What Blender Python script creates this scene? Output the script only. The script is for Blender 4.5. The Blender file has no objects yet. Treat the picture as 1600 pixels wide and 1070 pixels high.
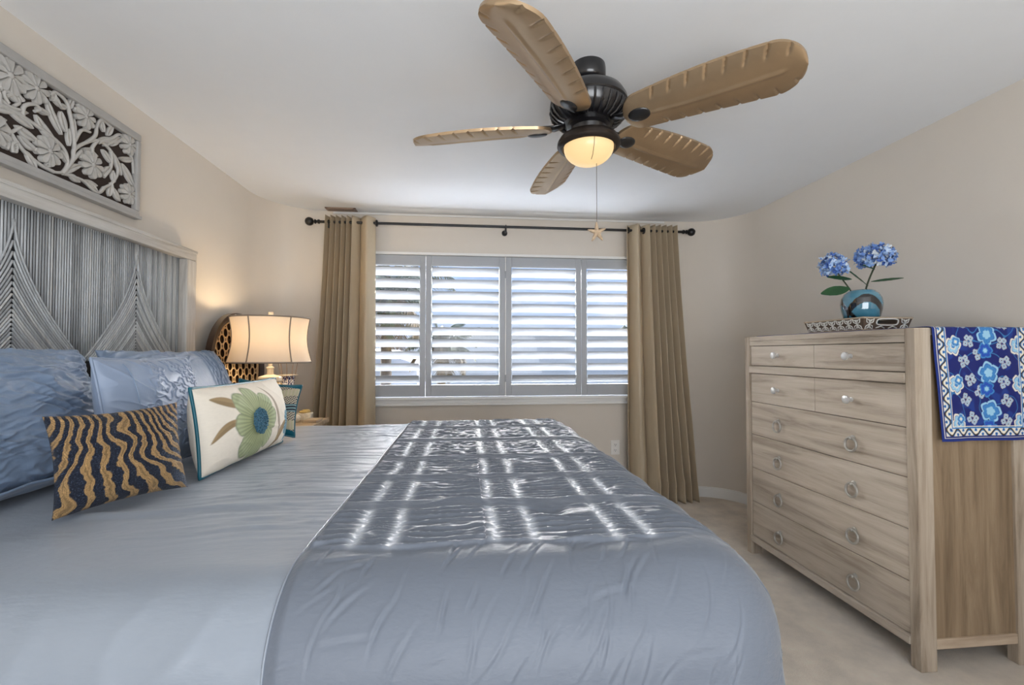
import bpy, bmesh, math, random
import numpy as np
from mathutils import Vector, Matrix

SC = bpy.context.scene
COL = SC.collection
PI = math.pi
random.seed(4)

# ------------------------------------------------------------------ camera, exposure
F, YAW, PITCH, CAMH = 700.44, .1009, .0237, 1.2631
cam = bpy.data.cameras.new('camera')
cam.sensor_fit = 'HORIZONTAL'
cam.sensor_width = 36.0
cam.lens = F * 36.0 / 1600
cam.clip_start = .02
cam.clip_end = 500
camo = bpy.data.objects.new('camera', cam)
COL.objects.link(camo)
camo.location = (0, 0, CAMH)
camo.rotation_euler = (PI / 2 + PITCH, 0, -YAW)
SC.camera = camo
vs = SC.view_settings
vs.view_transform = 'Standard'
vs.look = 'None'
vs.gamma = 1
vs.exposure = 0.76
vs.use_curve_mapping = False
SC.cycles.use_denoising = True
SC.cycles.max_bounces = 12
SC.cycles.diffuse_bounces = 6
SC.cycles.transparent_max_bounces = 16
SC.cycles.sample_clamp_indirect = 6

# ------------------------------------------------------------------ sky, daylight and added fill
W = bpy.data.worlds.new('sky')
SC.world = W
W.use_nodes = True
wn, wl = W.node_tree.nodes, W.node_tree.links
wn.clear()


def N(nodes, t, **kw):
    n = nodes.new(t)
    for k, v in kw.items():
        if k.startswith('i_'):
            key = k[2:]
            n.inputs[int(key) if key.isdigit() else key].default_value = v
        else:
            setattr(n, k, v)
    return n


SKY_STRENGTH = .62
SKY_BAND_GAIN = 200.0
tc = N(wn, 'ShaderNodeTexCoord')
sep = N(wn, 'ShaderNodeSeparateXYZ')
wl.new(tc.outputs['Generated'], sep.inputs[0])
mp = N(wn, 'ShaderNodeMapping')
mp.inputs['Scale'].default_value = (2.2, 2.2, 9.0)
wl.new(tc.outputs['Generated'], mp.inputs[0])
cn = N(wn, 'ShaderNodeTexNoise')
cn.inputs['Scale'].default_value = 2.6
cn.inputs['Detail'].default_value = 6
cn.inputs['Roughness'].default_value = .6
wl.new(mp.outputs[0], cn.inputs['Vector'])
cr = N(wn, 'ShaderNodeValToRGB')
cr.color_ramp.elements[0].position = .50
cr.color_ramp.elements[1].position = .72
wl.new(cn.outputs['Fac'], cr.inputs[0])
gr = N(wn, 'ShaderNodeValToRGB')
e = gr.color_ramp.elements
e[0].position = .0
e[0].color = (.62, .71, .86, 1)
e[1].position = .22
e[1].color = (.26, .44, .78, 1)
wl.new(sep.outputs['Z'], gr.inputs[0])
mx = N(wn, 'ShaderNodeMix', data_type='RGBA')
mx.inputs['B'].default_value = (.80, .84, .90, 1)
wl.new(cr.outputs['Color'], mx.inputs['Factor'])
wl.new(gr.outputs['Color'], mx.inputs['A'])
# bright sky band added above the view, far side only, to rake light indoors
mr = N(wn, 'ShaderNodeMapRange', interpolation_type='SMOOTHSTEP')
mr.inputs['From Min'].default_value = .222
mr.inputs['From Max'].default_value = .265
wl.new(sep.outputs['Z'], mr.inputs['Value'])
my = N(wn, 'ShaderNodeMapRange', interpolation_type='SMOOTHSTEP')
my.inputs['From Min'].default_value = -.05
my.inputs['From Max'].default_value = .55
wl.new(sep.outputs['Y'], my.inputs['Value'])
mz = N(wn, 'ShaderNodeMapRange', interpolation_type='SMOOTHSTEP')
mz.inputs['From Min'].default_value = .29
mz.inputs['From Max'].default_value = .40
mz.inputs['To Min'].default_value = 1
mz.inputs['To Max'].default_value = .03
wl.new(sep.outputs['Z'], mz.inputs['Value'])
m1 = N(wn, 'ShaderNodeMath', operation='MULTIPLY')
wl.new(mr.outputs[0], m1.inputs[0])
wl.new(my.outputs[0], m1.inputs[1])
m2 = N(wn, 'ShaderNodeMath', operation='MULTIPLY')
wl.new(m1.outputs[0], m2.inputs[0])
wl.new(mz.outputs[0], m2.inputs[1])
m3 = N(wn, 'ShaderNodeMath', operation='MULTIPLY_ADD')
m3.inputs[1].default_value = SKY_BAND_GAIN
m3.inputs[2].default_value = SKY_STRENGTH
wl.new(m2.outputs[0], m3.inputs[0])
mh = N(wn, 'ShaderNodeMix', data_type='RGBA')
mh.inputs['B'].default_value = (1.0, .96, .90, 1)
wl.new(m2.outputs[0], mh.inputs['Factor'])
wl.new(mx.outputs['Result'], mh.inputs['A'])
bg = N(wn, 'ShaderNodeBackground')
wl.new(mh.outputs['Result'], bg.inputs['Color'])
wl.new(m3.outputs[0], bg.inputs['Strength'])
wo = N(wn, 'ShaderNodeOutputWorld')
wl.new(bg.outputs[0], wo.inputs[0])


def area(name, loc, rot, sx, sy, power, color=(1, 1, 1), portal=False):
    l = bpy.data.lights.new(name, 'AREA')
    l.shape = 'RECTANGLE'
    l.size, l.size_y = sx, sy
    l.energy = power
    l.color = color
    if portal:
        l.cycles.is_portal = True
    o = bpy.data.objects.new(name, l)
    COL.objects.link(o)
    o.location = loc
    o.rotation_euler = rot
    return o


area('window_sky_portal', (.32, 4.02, 1.48), (-PI / 2, 0, 0), 2.7, 1.35, 1, portal=True)
# unseen fill light added behind the camera, aimed up towards the ceiling
rear = area('rear_door_daylight', (.35, -1.62, 1.1), (PI / 2 + .88, 0, 0), 2.4, 2.0, 58, (.96, .98, 1.0))
rear.data.spread = math.radians(170)

# ------------------------------------------------------------------ helpers
def lin(c):
    r = []
    for v in c[:3]:
        v = v / 255
        r.append(v / 12.92 if v <= .04045 else ((v + .055) / 1.055) ** 2.4)
    return tuple(r)


def rgba(c):
    return lin(c) + (1,)


def ray(u, v):
    X = (u - 800) / F
    Z = -(v - 535) / F
    c, s = math.cos(PITCH), math.sin(PITCH)
    Y = c - s * Z
    z = s + c * Z
    c, s = math.cos(YAW), math.sin(YAW)
    return (c * X + s * Y, -s * X + c * Y, z)


def at(u, v, axis, val):
    d = ray(u, v)
    o = (0, 0, CAMH)
    t = (val - o[axis]) / d[axis]
    return Vector((o[0] + t * d[0], o[1] + t * d[1], o[2] + t * d[2]))


_rng = np.random.RandomState(11)
_perm = _rng.permutation(512)
_ang = _rng.rand(512) * 2 * np.pi
_gx, _gy = np.cos(_ang), np.sin(_ang)


def perlin(x, y, seed=0):
    x = np.asarray(x, float) + seed * 17.31
    y = np.asarray(y, float) + seed * 9.77
    xi = np.floor(x).astype(int)
    yi = np.floor(y).astype(int)
    xf, yf = x - xi, y - yi
    u = xf * xf * xf * (xf * (xf * 6 - 15) + 10)
    v = yf * yf * yf * (yf * (yf * 6 - 15) + 10)

    def g(ix, iy, fx, fy):
        h = _perm[(_perm[ix % 512] + iy) % 512]
        return _gx[h] * fx + _gy[h] * fy
    a = g(xi, yi, xf, yf)
    b = g(xi + 1, yi, xf - 1, yf)
    c = g(xi, yi + 1, xf, yf - 1)
    d = g(xi + 1, yi + 1, xf - 1, yf - 1)
    return 1.5 * ((a + u * (b - a)) * (1 - v) + (c + u * (d - c)) * v)


def ridged(x, y, seed=0):
    return 1 - np.abs(perlin(x, y, seed)) * 2


def sstep(a, b, x):
    t = np.clip((np.asarray(x, float) - a) / (b - a), 0, 1)
    return t * t * (3 - 2 * t)


# ------------------------------------------------------------------ materials
def principled(name):
    m = bpy.data.materials.new(name)
    m.use_nodes = True
    nt = m.node_tree
    return m, nt.nodes, nt.links, nt.nodes['Principled BSDF']


def mat(name, col, rough=.5, metal=0, spec=.5, var=0, vscale=8, bump=0, bscale=60, stretch=(1, 1, 1), vcol=None, sheen=0, coat=0, bstretch=None, bdetail=3, aniso=0):
    m, n, l, p = principled(name)
    p.inputs['Roughness'].default_value = rough
    p.inputs['Metallic'].default_value = metal
    p.inputs['Specular IOR Level'].default_value = spec
    if sheen:
        p.inputs['Sheen Weight'].default_value = sheen
        p.inputs['Sheen Roughness'].default_value = .4
    if coat:
        p.inputs['Coat Weight'].default_value = coat
        p.inputs['Coat Roughness'].default_value = .08
    t = N(n, 'ShaderNodeTexCoord')
    src = None
    if vcol:
        a = N(n, 'ShaderNodeAttribute', attribute_name='Col')
        src = a.outputs['Color']
    if var or not vcol:
        mpn = N(n, 'ShaderNodeMapping')
        mpn.inputs['Scale'].default_value = stretch
        l.new(t.outputs['Object'], mpn.inputs[0])
        ns = N(n, 'ShaderNodeTexNoise')
        ns.inputs['Scale'].default_value = vscale
        ns.inputs['Detail'].default_value = 5
        ns.inputs['Roughness'].default_value = .62
        l.new(mpn.outputs[0], ns.inputs['Vector'])
        r = N(n, 'ShaderNodeMapRange')
        r.inputs['From Min'].default_value = .25
        r.inputs['From Max'].default_value = .75
        r.inputs['To Min'].default_value = 1 - var
        r.inputs['To Max'].default_value = 1 + var
        l.new(ns.outputs['Fac'], r.inputs['Value'])
        mu = N(n, 'ShaderNodeMix', data_type='RGBA', blend_type='MULTIPLY')
        mu.inputs['Factor'].default_value = 1
        if src:
            l.new(src, mu.inputs['A'])
        else:
            mu.inputs['A'].default_value = rgba(col)
        cb = N(n, 'ShaderNodeCombineColor')
        for i in range(3):
            l.new(r.outputs['Result'], cb.inputs[i])
        l.new(cb.outputs[0], mu.inputs['B'])
        src = mu.outputs['Result']
    l.new(src, p.inputs['Base Color'])
    if bump:
        mpb = N(n, 'ShaderNodeMapping')
        mpb.inputs['Scale'].default_value = bstretch or stretch
        l.new(t.outputs['Object'], mpb.inputs[0])
        nb = N(n, 'ShaderNodeTexNoise')
        nb.inputs['Scale'].default_value = bscale
        nb.inputs['Detail'].default_value = bdetail
        l.new(mpb.outputs[0], nb.inputs['Vector'])
        b = N(n, 'ShaderNodeBump')
        b.inputs['Strength'].default_value = bump
        b.inputs['Distance'].default_value = .01
        l.new(nb.outputs['Fac'], b.inputs['Height'])
        l.new(b.outputs[0], p.inputs['Normal'])
    return m


def wood(name, light, mid, dark, axis, rough=.55, scale=1.0, bump=.25):
    """grain stretched along the given object axis"""
    m, n, l, p = principled(name)
    p.inputs['Roughness'].default_value = rough
    p.inputs['Specular IOR Level'].default_value = .35
    st = [16.0 * scale] * 3
    st['xyz'.index(axis)] = 1.1 * scale
    t = N(n, 'ShaderNodeTexCoord')
    mp_ = N(n, 'ShaderNodeMapping')
    mp_.inputs['Scale'].default_value = st
    l.new(t.outputs['Object'], mp_.inputs[0])
    n1 = N(n, 'ShaderNodeTexNoise')
    n1.inputs['Scale'].default_value = 1.3
    n1.inputs['Detail'].default_value = 8
    n1.inputs['Roughness'].default_value = .65
    n1.inputs['Distortion'].default_value = .5
    l.new(mp_.outputs[0], n1.inputs['Vector'])
    r = N(n, 'ShaderNodeValToRGB')
    el = r.color_ramp.elements
    el[0].position = .30
    el[0].color = rgba(dark)
    el[1].position = .68
    el[1].color = rgba(light)
    k = el.new(.47)
    k.color = rgba(mid)
    l.new(n1.outputs['Fac'], r.inputs[0])
    l.new(r.outputs['Color'], p.inputs['Base Color'])
    st2 = [90.0 * scale] * 3
    st2['xyz'.index(axis)] = 3 * scale
    mp2 = N(n, 'ShaderNodeMapping')
    mp2.inputs['Scale'].default_value = st2
    l.new(t.outputs['Object'], mp2.inputs[0])
    n2 = N(n, 'ShaderNodeTexNoise')
    n2.inputs['Scale'].default_value = 1.5
    n2.inputs['Detail'].default_value = 4
    l.new(mp2.outputs[0], n2.inputs['Vector'])
    b = N(n, 'ShaderNodeBump')
    b.inputs['Strength'].default_value = bump
    b.inputs['Distance'].default_value = .004
    l.new(n2.outputs['Fac'], b.inputs['Height'])
    l.new(b.outputs[0], p.inputs['Normal'])
    return m


def translucent(name, col, tcol, fac, rough=.6, bump=0, bscale=300, spec=.2, bstretch=(1, 1, 1), vcol=False):
    m = mat(name, col, rough, spec=spec, bump=bump, bscale=bscale, stretch=(1, 1, 1), bstretch=bstretch, var=.03)
    n, l = m.node_tree.nodes, m.node_tree.links
    p = n['Principled BSDF']
    out = n['Material Output']
    t = N(n, 'ShaderNodeBsdfTranslucent')
    t.inputs['Color'].default_value = rgba(tcol)
    mxs = N(n, 'ShaderNodeMixShader')
    mxs.inputs[0].default_value = fac
    l.new(p.outputs[0], mxs.inputs[1])
    l.new(t.outputs[0], mxs.inputs[2])
    l.new(mxs.outputs[0], out.inputs['Surface'])
    return m


def emissive(name, col, ecol, strength, rough=.3):
    m, n, l, p = principled(name)
    p.inputs['Base Color'].default_value = rgba(col)
    p.inputs['Roughness'].default_value = rough
    p.inputs['Emission Color'].default_value = rgba(ecol)
    p.inputs['Emission Strength'].default_value = strength
    return m


M = {}
M['wall'] = mat('wall_paint', (214, 206, 195), .75, spec=.25, var=.015, vscale=3, bump=.06, bscale=220)
M['ceiling'] = mat('ceiling_paint', (230, 232, 234), .8, spec=.2, var=.01, bump=.05, bscale=260)
M['carpet'] = mat('carpet_pile', (248, 234, 216), .95, spec=.1, var=.16, vscale=7, bump=1.0, bscale=420, sheen=.3, bdetail=4)
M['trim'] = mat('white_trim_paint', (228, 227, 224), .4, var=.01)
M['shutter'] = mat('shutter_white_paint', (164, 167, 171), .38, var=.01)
M['black'] = mat('black_iron', (20, 19, 20), .38, metal=.0, spec=.5, var=.05)
M['bronze'] = mat('dark_bronze_metal', (20, 19, 21), .28, metal=.0, spec=.7, var=.05, coat=.3)
M['bronze_ring'] = mat('oil_rubbed_bronze', (58, 50, 45), .38, metal=.6, var=.15, vscale=20)
M['nickel'] = mat('brushed_nickel', (206, 206, 204), .34, metal=.55, var=.05, vscale=40)
M['pewter'] = mat('pewter_ring_metal', (172, 168, 160), .38, metal=.55, var=.1, vscale=60)
M['curtain'] = translucent('taupe_satin_curtain', (190, 174, 148), (204, 172, 120), .12, rough=.42, bump=.12, bscale=40, spec=.5, bstretch=(1, 1, 18))
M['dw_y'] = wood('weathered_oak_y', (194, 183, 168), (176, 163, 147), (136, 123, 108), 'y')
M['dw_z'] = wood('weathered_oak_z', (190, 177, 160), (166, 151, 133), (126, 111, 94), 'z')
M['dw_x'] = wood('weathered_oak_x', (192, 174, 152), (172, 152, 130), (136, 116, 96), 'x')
M['dw_side'] = wood('weathered_oak_side', (158, 138, 112), (134, 114, 90), (98, 80, 60), 'z', scale=.8)  # same oak darkened for the side panels: shade put into the colour
M['darkgap'] = mat('dark_drawer_gap', (38, 32, 28), .9)
M['hb_frame_y'] = wood('whitewashed_wood_y', (208, 205, 199), (188, 183, 176), (146, 139, 131), 'y', rough=.6, bump=.5)
M['hb_frame_z'] = wood('whitewashed_wood_z', (208, 205, 199), (188, 183, 176), (146, 139, 131), 'z', rough=.6, bump=.5)
M['hb_back'] = mat('headboard_dark_backing', (34, 34, 36), .8, var=.1)
M['reed'] = mat('whitewashed_grey_reed', (1, 1, 1), .5, vcol=True, var=.22, vscale=10, stretch=(9, 9, 1.2), spec=.4)
M['carve'] = mat('grey_washed_carving', (186, 183, 178), .6, var=.10, vscale=20, bump=.15, bscale=80)
M['carve_frame'] = mat('grey_washed_frame', (170, 168, 165), .55, var=.08, vscale=12)
M['carve_back'] = mat('dark_brown_panel_back', (52, 40, 34), .9, var=.1)
M['shade'] = translucent('cream_linen_lampshade', (214, 204, 190), (240, 214, 180), .17, rough=.8, bump=.2, bscale=160, bstretch=(1, 1, 6))
M['shade_trim'] = mat('taupe_shade_braid', (146, 132, 118), .8)
M['cream'] = mat('cream_ceramic', (214, 203, 184), .35, var=.06, vscale=14, coat=.2)
M['jar_lattice'] = mat('trellis_glazed_ceramic', (255, 255, 255), .22, vcol=True, coat=.4)
M['vcol_gloss'] = mat('painted_porcelain', (255, 255, 255), .15, vcol=True, coat=.5)
M['vcol_cloth'] = mat('printed_cotton', (255, 255, 255), .75, vcol=True, bump=.12, bscale=500, spec=.25)
M['satin_print'] = mat('printed_silk', (255, 255, 255), .5, vcol=True, spec=.35)
M['beads'] = mat('glass_bead_embroidery', (255, 255, 255), .32, vcol=True, bump=.9, bscale=420, spec=.7)
M['dark_wood'] = mat('espresso_wood', (52, 36, 28), .35, var=.2, vscale=10, coat=.25)
M['lattice'] = mat('antique_cream_lattice', (196, 170, 132), .5, var=.1, vscale=20)
M['mirror'] = mat('smoky_mirror_glass', (60, 44, 36), .08, metal=.75)
M['duvet'] = mat('satin_comforter', (136, 144, 154), .40, spec=.7, sheen=.15, bump=.10, bscale=26, bstretch=(1.0, 3, 3), var=.02)
M['quilt'] = mat('crinkled_satin_comforter', (255, 255, 255), .50, spec=.45, sheen=.2, vcol=True, bump=.10, bscale=60, bstretch=(1, 2.2, 2.2))
M['sham'] = mat('ruched_blue_satin', (120, 138, 162), .48, spec=.55, sheen=.2, bump=.15, bscale=50, var=.03)
M['emb'] = mat('embroidered_blue_satin', (134, 149, 172), .48, spec=.55, sheen=.2, bump=.08, bscale=90, var=.03)
M['teal'] = mat('teal_satin', (10, 88, 104), .4, spec=.5, var=.1)
M['yarn'] = mat('blue_teal_yarn', (62, 104, 124), .8, var=.3, vscale=60)
M['mattress'] = mat('mattress_ticking', (225, 222, 216), .8, var=.03)
M['bedbase'] = mat('grey_bed_base_fabric', (120, 118, 118), .85, var=.05)
M['stand'] = wood('bleached_nightstand_wood', (198, 180, 154), (180, 160, 134), (146, 124, 100), 'x')
M['petal'] = mat('blue_silk_petal', (255, 255, 255), .7, vcol=True, spec=.2)
M['leaf'] = mat('dark_green_silk_leaf', (30, 74, 40), .45, var=.25, vscale=30)
M['stem'] = mat('green_brown_stem', (48, 58, 40), .6, var=.2)
M['vase'] = mat('teal_black_art_glass', (255, 255, 255), .06, vcol=True, coat=1.0, spec=.7)
M['tray_white'] = mat('white_openwork', (222, 220, 214), .5, var=.06, vscale=40)
M['tray_dark'] = mat('brown_tray_backing', (86, 70, 58), .7, var=.15, vscale=30)
M['tray_wood'] = mat('pale_tray_rim_wood', (186, 168, 146), .6, var=.12, vscale=30)
M['blade'] = mat('carved_palm_leaf_blade', (178, 152, 120), .32, metal=.72, spec=.8, var=.12, vscale=5, bump=.04, bscale=30)
M['bowl'] = emissive('alabaster_glass_bowl', (160, 138, 106), (250, 210, 150), .52, .3)
M['bulb'] = emissive('lit_bulb', (255, 240, 210), (255, 214, 150), 6)
M['star'] = mat('cream_brown_starfish', (190, 166, 138), .6, var=.3, vscale=60, bump=.6, bscale=200)
M['chain'] = mat('thin_chain_metal', (120, 112, 100), .4, metal=.8)
M['plastic'] = mat('white_outlet_plastic', (232, 230, 226), .35)
M['slot'] = mat('black_slot', (25, 25, 25), .8)
M['vent'] = mat('brown_vent_metal', (150, 128, 112), .5, var=.1)
M['shell'] = mat('shell_and_stone', (206, 198, 182), .6, var=.25, vscale=50)
M['wicker'] = mat('gold_wicker_cord', (190, 164, 104), .7, var=.25, vscale=60)
M['reedstick'] = mat('brown_diffuser_reed', (138, 108, 84), .7, var=.1)
M['palm_leaf'] = mat('palm_leaflet', (58, 64, 36), .7, var=.3, vscale=4)
M['palm_dry'] = mat('dry_palm_leaflet', (84, 68, 40), .8, var=.2, vscale=4)
M['palm_trunk'] = mat('palm_trunk_bark', (72, 62, 50), .9, var=.25, vscale=6, stretch=(1, 1, 6))
M['ext_wall'] = mat('pale_stucco', (222, 222, 226), .9, var=.03)
M['ext_roof'] = mat('pale_membrane_roof', (186, 188, 194), .9, var=.03)
M['ext_ground'] = mat('dark_lawn', (54, 62, 44), .95, var=.2, vscale=1)
M['ext_patio'] = mat('pale_concrete_patio', (214, 212, 208), .95, var=.08, vscale=1)
M['tree'] = mat('distant_foliage', (50, 56, 46), .9, var=.3, vscale=3)
M['window_frame'] = mat('white_vinyl_window', (226, 228, 230), .4)
_g, gn, gl, gp = principled('clear_window_glass')
gt = N(gn, 'ShaderNodeBsdfTransparent')
gg = N(gn, 'ShaderNodeBsdfGlossy')
gg.inputs['Roughness'].default_value = .02
gm = N(gn, 'ShaderNodeMixShader')
gm.inputs[0].default_value = .02
gl.new(gt.outputs[0], gm.inputs[1])
gl.new(gg.outputs[0], gm.inputs[2])
gl.new(gm.outputs[0], gn['Material Output'].inputs['Surface'])
M['glass'] = _g


# ------------------------------------------------------------------ mesh building
def root_of(o):
    while o.parent:
        o = o.parent
    return o


def link(name, verts, faces, m, parent=None, smooth=False, world=True, cols=None):
    """one mesh object; with a parent and world=True the vertices are world coordinates"""
    if parent is not None and world:
        off = root_of(parent).location
        if off.length > 0:
            verts = np.asarray(verts, float) - np.array(off)
    me = bpy.data.meshes.new(name)
    me.from_pydata([tuple(map(float, v)) for v in verts], [], [tuple(map(int, f)) for f in faces])
    if smooth is True:
        me.polygons.foreach_set('use_smooth', [True] * len(me.polygons))
    elif smooth:
        me.polygons.foreach_set('use_smooth', [True] * len(me.polygons))
        me.set_sharp_from_angle(angle=math.radians(smooth))
    if cols is not None:
        ca = me.color_attributes.new('Col', 'FLOAT_COLOR', 'POINT')
        c = np.ones((len(verts), 4), np.float32)
        c[:, :3] = np.asarray(cols, np.float32)[:, :3]
        ca.data.foreach_set('color', c.ravel())
    me.materials.append(m)
    me.update()
    o = bpy.data.objects.new(name, me)
    COL.objects.link(o)
    if parent is not None:
        o.parent = parent
    return o


class MB:
    def __init__(s):
        s.v, s.f, s.c = [], [], []
        s.col = (1, 1, 1)

    def add(s, verts, faces):
        b = len(s.v)
        s.v.extend([tuple(v) for v in verts])
        s.c.extend([s.col] * len(verts))
        s.f.extend([tuple(i + b for i in f) for f in faces])

    def box(s, x0, x1, y0, y1, z0, z1, bev=0.0):
        if bev <= 0:
            v = [(x, y, z) for x in (x0, x1) for y in (y0, y1) for z in (z0, z1)]
            s.add(v, [(0, 1, 3, 2), (4, 6, 7, 5), (0, 4, 5, 1), (2, 3, 7, 6), (0, 2, 6, 4), (1, 5, 7, 3)])
            return
        bm = bmesh.new()
        bmesh.ops.create_cube(bm, size=1)
        for vv in bm.verts:
            vv.co = Vector(((x0 + x1) / 2 + vv.co.x * (x1 - x0), (y0 + y1) / 2 + vv.co.y * (y1 - y0), (z0 + z1) / 2 + vv.co.z * (z1 - z0)))
        bmesh.ops.bevel(bm, geom=bm.edges[:], offset=bev, segments=2, affect='EDGES', profile=.6)
        s.bm(bm)

    def bm(s, bm, mtx=None):
        bm.verts.index_update()
        v = [(mtx @ q.co) if mtx else q.co.copy() for q in bm.verts]
        f = [[q.index for q in p.verts] for p in bm.faces]
        bm.free()
        s.add(v, f)

    def sphere(s, c, r, seg=16, rings=10, sc=(1, 1, 1), mtx=None):
        v, f = [], []
        for i in range(rings + 1):
            th = PI * i / rings
            for j in range(seg):
                ph = 2 * PI * j / seg
                p = Vector((r * sc[0] * math.sin(th) * math.cos(ph), r * sc[1] * math.sin(th) * math.sin(ph), r * sc[2] * math.cos(th)))
                if mtx:
                    p = mtx @ p
                v.append(Vector(c) + p)
        for i in range(rings):
            for j in range(seg):
                k = (j + 1) % seg
                f.append((i * seg + j, (i + 1) * seg + j, (i + 1) * seg + k, i * seg + k))
        s.add(v, f)

    def lathe(s, prof, c=(0, 0, 0), seg=32, mtx=None, colf=None):
        """prof: (radius, height) list, axis z"""
        v, f = [], []
        for (r, h) in prof:
            for j in range(seg):
                a = 2 * PI * j / seg
                p = Vector((r * math.cos(a), r * math.sin(a), h))
                if mtx:
                    p = mtx @ p
                v.append(Vector(c) + p)
        for i in range(len(prof) - 1):
            for j in range(seg):
                k = (j + 1) % seg
                f.append((i * seg + j, i * seg + k, (i + 1) * seg + k, (i + 1) * seg + j))
        b = len(s.v)
        s.add(v, f)
        if colf:
            for i, (r, h) in enumerate(prof):
                for j in range(seg):
                    s.c[b + i * seg + j] = colf(j / seg, h, i / (len(prof) - 1))

    def tube(s, pts, r, seg=8, closed=False, flat=None, up=None, cap=True):
        """r: number or list; flat: (a, b) scale of the cross-section along (side, up)"""
        pts = [Vector(p) for p in pts]
        n = len(pts)
        rr = r if isinstance(r, (list, tuple)) else [r] * n
        v, f = [], []
        prev = None
        for i in range(n):
            if closed:
                t = pts[(i + 1) % n] - pts[(i - 1) % n]
            else:
                t = pts[min(i + 1, n - 1)] - pts[max(i - 1, 0)]
            if t.length < 1e-9:
                t = Vector((0, 0, 1))
            t.normalize()
            if up is not None:
                a = Vector(up)
            elif prev is not None:
                a = prev
            else:
                a = Vector((0, 0, 1)) if abs(t.z) < .9 else Vector((1, 0, 0))
            side = t.cross(a)
            if side.length < 1e-6:
                side = t.cross(Vector((.3, .7, .2)))
            side.normalize()
            upv = side.cross(t).normalized()
            prev = upv
            fa, fb = flat or (1, 1)
            for j in range(seg):
                an = 2 * PI * j / seg
                v.append(pts[i] + side * (math.cos(an) * rr[i] * fa) + upv * (math.sin(an) * rr[i] * fb))
        m = n if closed else n - 1
        for i in range(m):
            for j in range(seg):
                k = (j + 1) % seg
                i2 = (i + 1) % n
                f.append((i * seg + j, i * seg + k, i2 * seg + k, i2 * seg + j))
        if cap and not closed:
            f.append(tuple(range(seg))[::-1])
            f.append(tuple((n - 1) * seg + j for j in range(seg)))
        s.add(v, f)

    def torus(s, c, R, r, mtx=None, seg=32, rs=10, flat=None):
        pts = []
        for i in range(seg):
            a = 2 * PI * i / seg
            p = Vector((R * math.cos(a), R * math.sin(a), 0))
            if mtx:
                p = mtx @ p
            pts.append(Vector(c) + p)
        up = (mtx @ Vector((0, 0, 1))) if mtx else Vector((0, 0, 1))
        s.tube(pts, r, rs, closed=True, up=up, flat=flat)

    def cyl(s, a, b, r, seg=16, r2=None):
        s.tube([a, b], [r, r if r2 is None else r2], seg)

    def prism(s, poly, mtx, depth):
        """flat polygon (x,y) raised along z by depth, placed by mtx"""
        n = len(poly)
        v = [mtx @ Vector((p[0], p[1], 0)) for p in poly] + [mtx @ Vector((p[0], p[1], depth)) for p in poly]
        f = [tuple(range(n))[::-1], tuple(range(n, 2 * n))]
        for i in range(n):
            k = (i + 1) % n
            f.append((i, k, n + k, n + i))
        s.add(v, f)

    def build(s, name, m, parent=None, smooth=False, world=True, cols=False):
        return link(name, s.v, s.f, m, parent, smooth, world, s.c if cols else None)


def tag(o, label, cat, group=None, kind=None):
    o['label'] = label
    if cat:
        o['category'] = cat
    if group:
        o['group'] = group
    if kind:
        o['kind'] = kind
    return o


def struct(o):
    o['kind'] = 'structure'
    return o


def thing(name, label, cat, loc=(0, 0, 0), group=None):
    o = bpy.data.objects.new(name, None)
    COL.objects.link(o)
    o.location = loc
    o.empty_display_size = .05
    return tag(o, label, cat, group)


def grid_faces(nr, nc, wrap=False):
    i = np.arange(nr - 1)[:, None]
    j = np.arange(nc if wrap else nc - 1)[None, :]
    j2 = (j + 1) % nc
    f = np.stack([i * nc + j, i * nc + j2, (i + 1) * nc + j2, (i + 1) * nc + j], -1)
    return f.reshape(-1, 4)


# ------------------------------------------------------------------ room shell
XL, XR, YB, H, YR = -1.575, 2.373, 3.82, 2.44, -1.65
RC = .43
WX0, WX1, WZ0, WZ1 = -.97, 1.62, .90, 2.075


def plan_left():
    p = [(XL, YR)] + [(XL, y) for y in np.linspace(YR, YB - RC, 8)[1:]]
    for k in range(1, 17):
        a = PI - k * (PI / 2) / 16
        p.append((XL + RC + RC * math.cos(a), YB - RC + RC * math.sin(a)))
    return p


def plan_right():
    p = [(XR, YR)] + [(XR, y) for y in np.linspace(YR, YB - RC, 8)[1:]]
    for k in range(1, 17):
        a = k * (PI / 2) / 16
        p.append((XR - RC + RC * math.cos(a), YB - RC + RC * math.sin(a)))
    return p


def wall_strip(plan, sgn, z0, z1, th):
    """a wall of thickness th standing outside the plan line"""
    n = len(plan)
    inner, outer = [], []
    for i in range(n):
        a, b = plan[max(i - 1, 0)], plan[min(i + 1, n - 1)]
        tx, ty = b[0] - a[0], b[1] - a[1]
        L = math.hypot(tx, ty)
        nx, ny = -ty / L * sgn, tx / L * sgn
        inner.append(plan[i])
        outer.append((plan[i][0] + nx * th, plan[i][1] + ny * th))
    v = [(p[0], p[1], z) for z in (z0, z1) for p in inner] + [(p[0], p[1], z) for z in (z0, z1) for p in outer]
    f = []
    for i in range(n - 1):
        f += [(i, i + 1, n + i + 1, n + i), (2 * n + i, 3 * n + i, 3 * n + i + 1, 2 * n + i + 1),
              (n + i, n + i + 1, 3 * n + i + 1, 3 * n + i), (i, 2 * n + i, 2 * n + i + 1, i + 1)]
    f += [(0, n, 3 * n, 2 * n), (n - 1, 3 * n - 1, 4 * n - 1, 2 * n - 1)]
    return v, f


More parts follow.
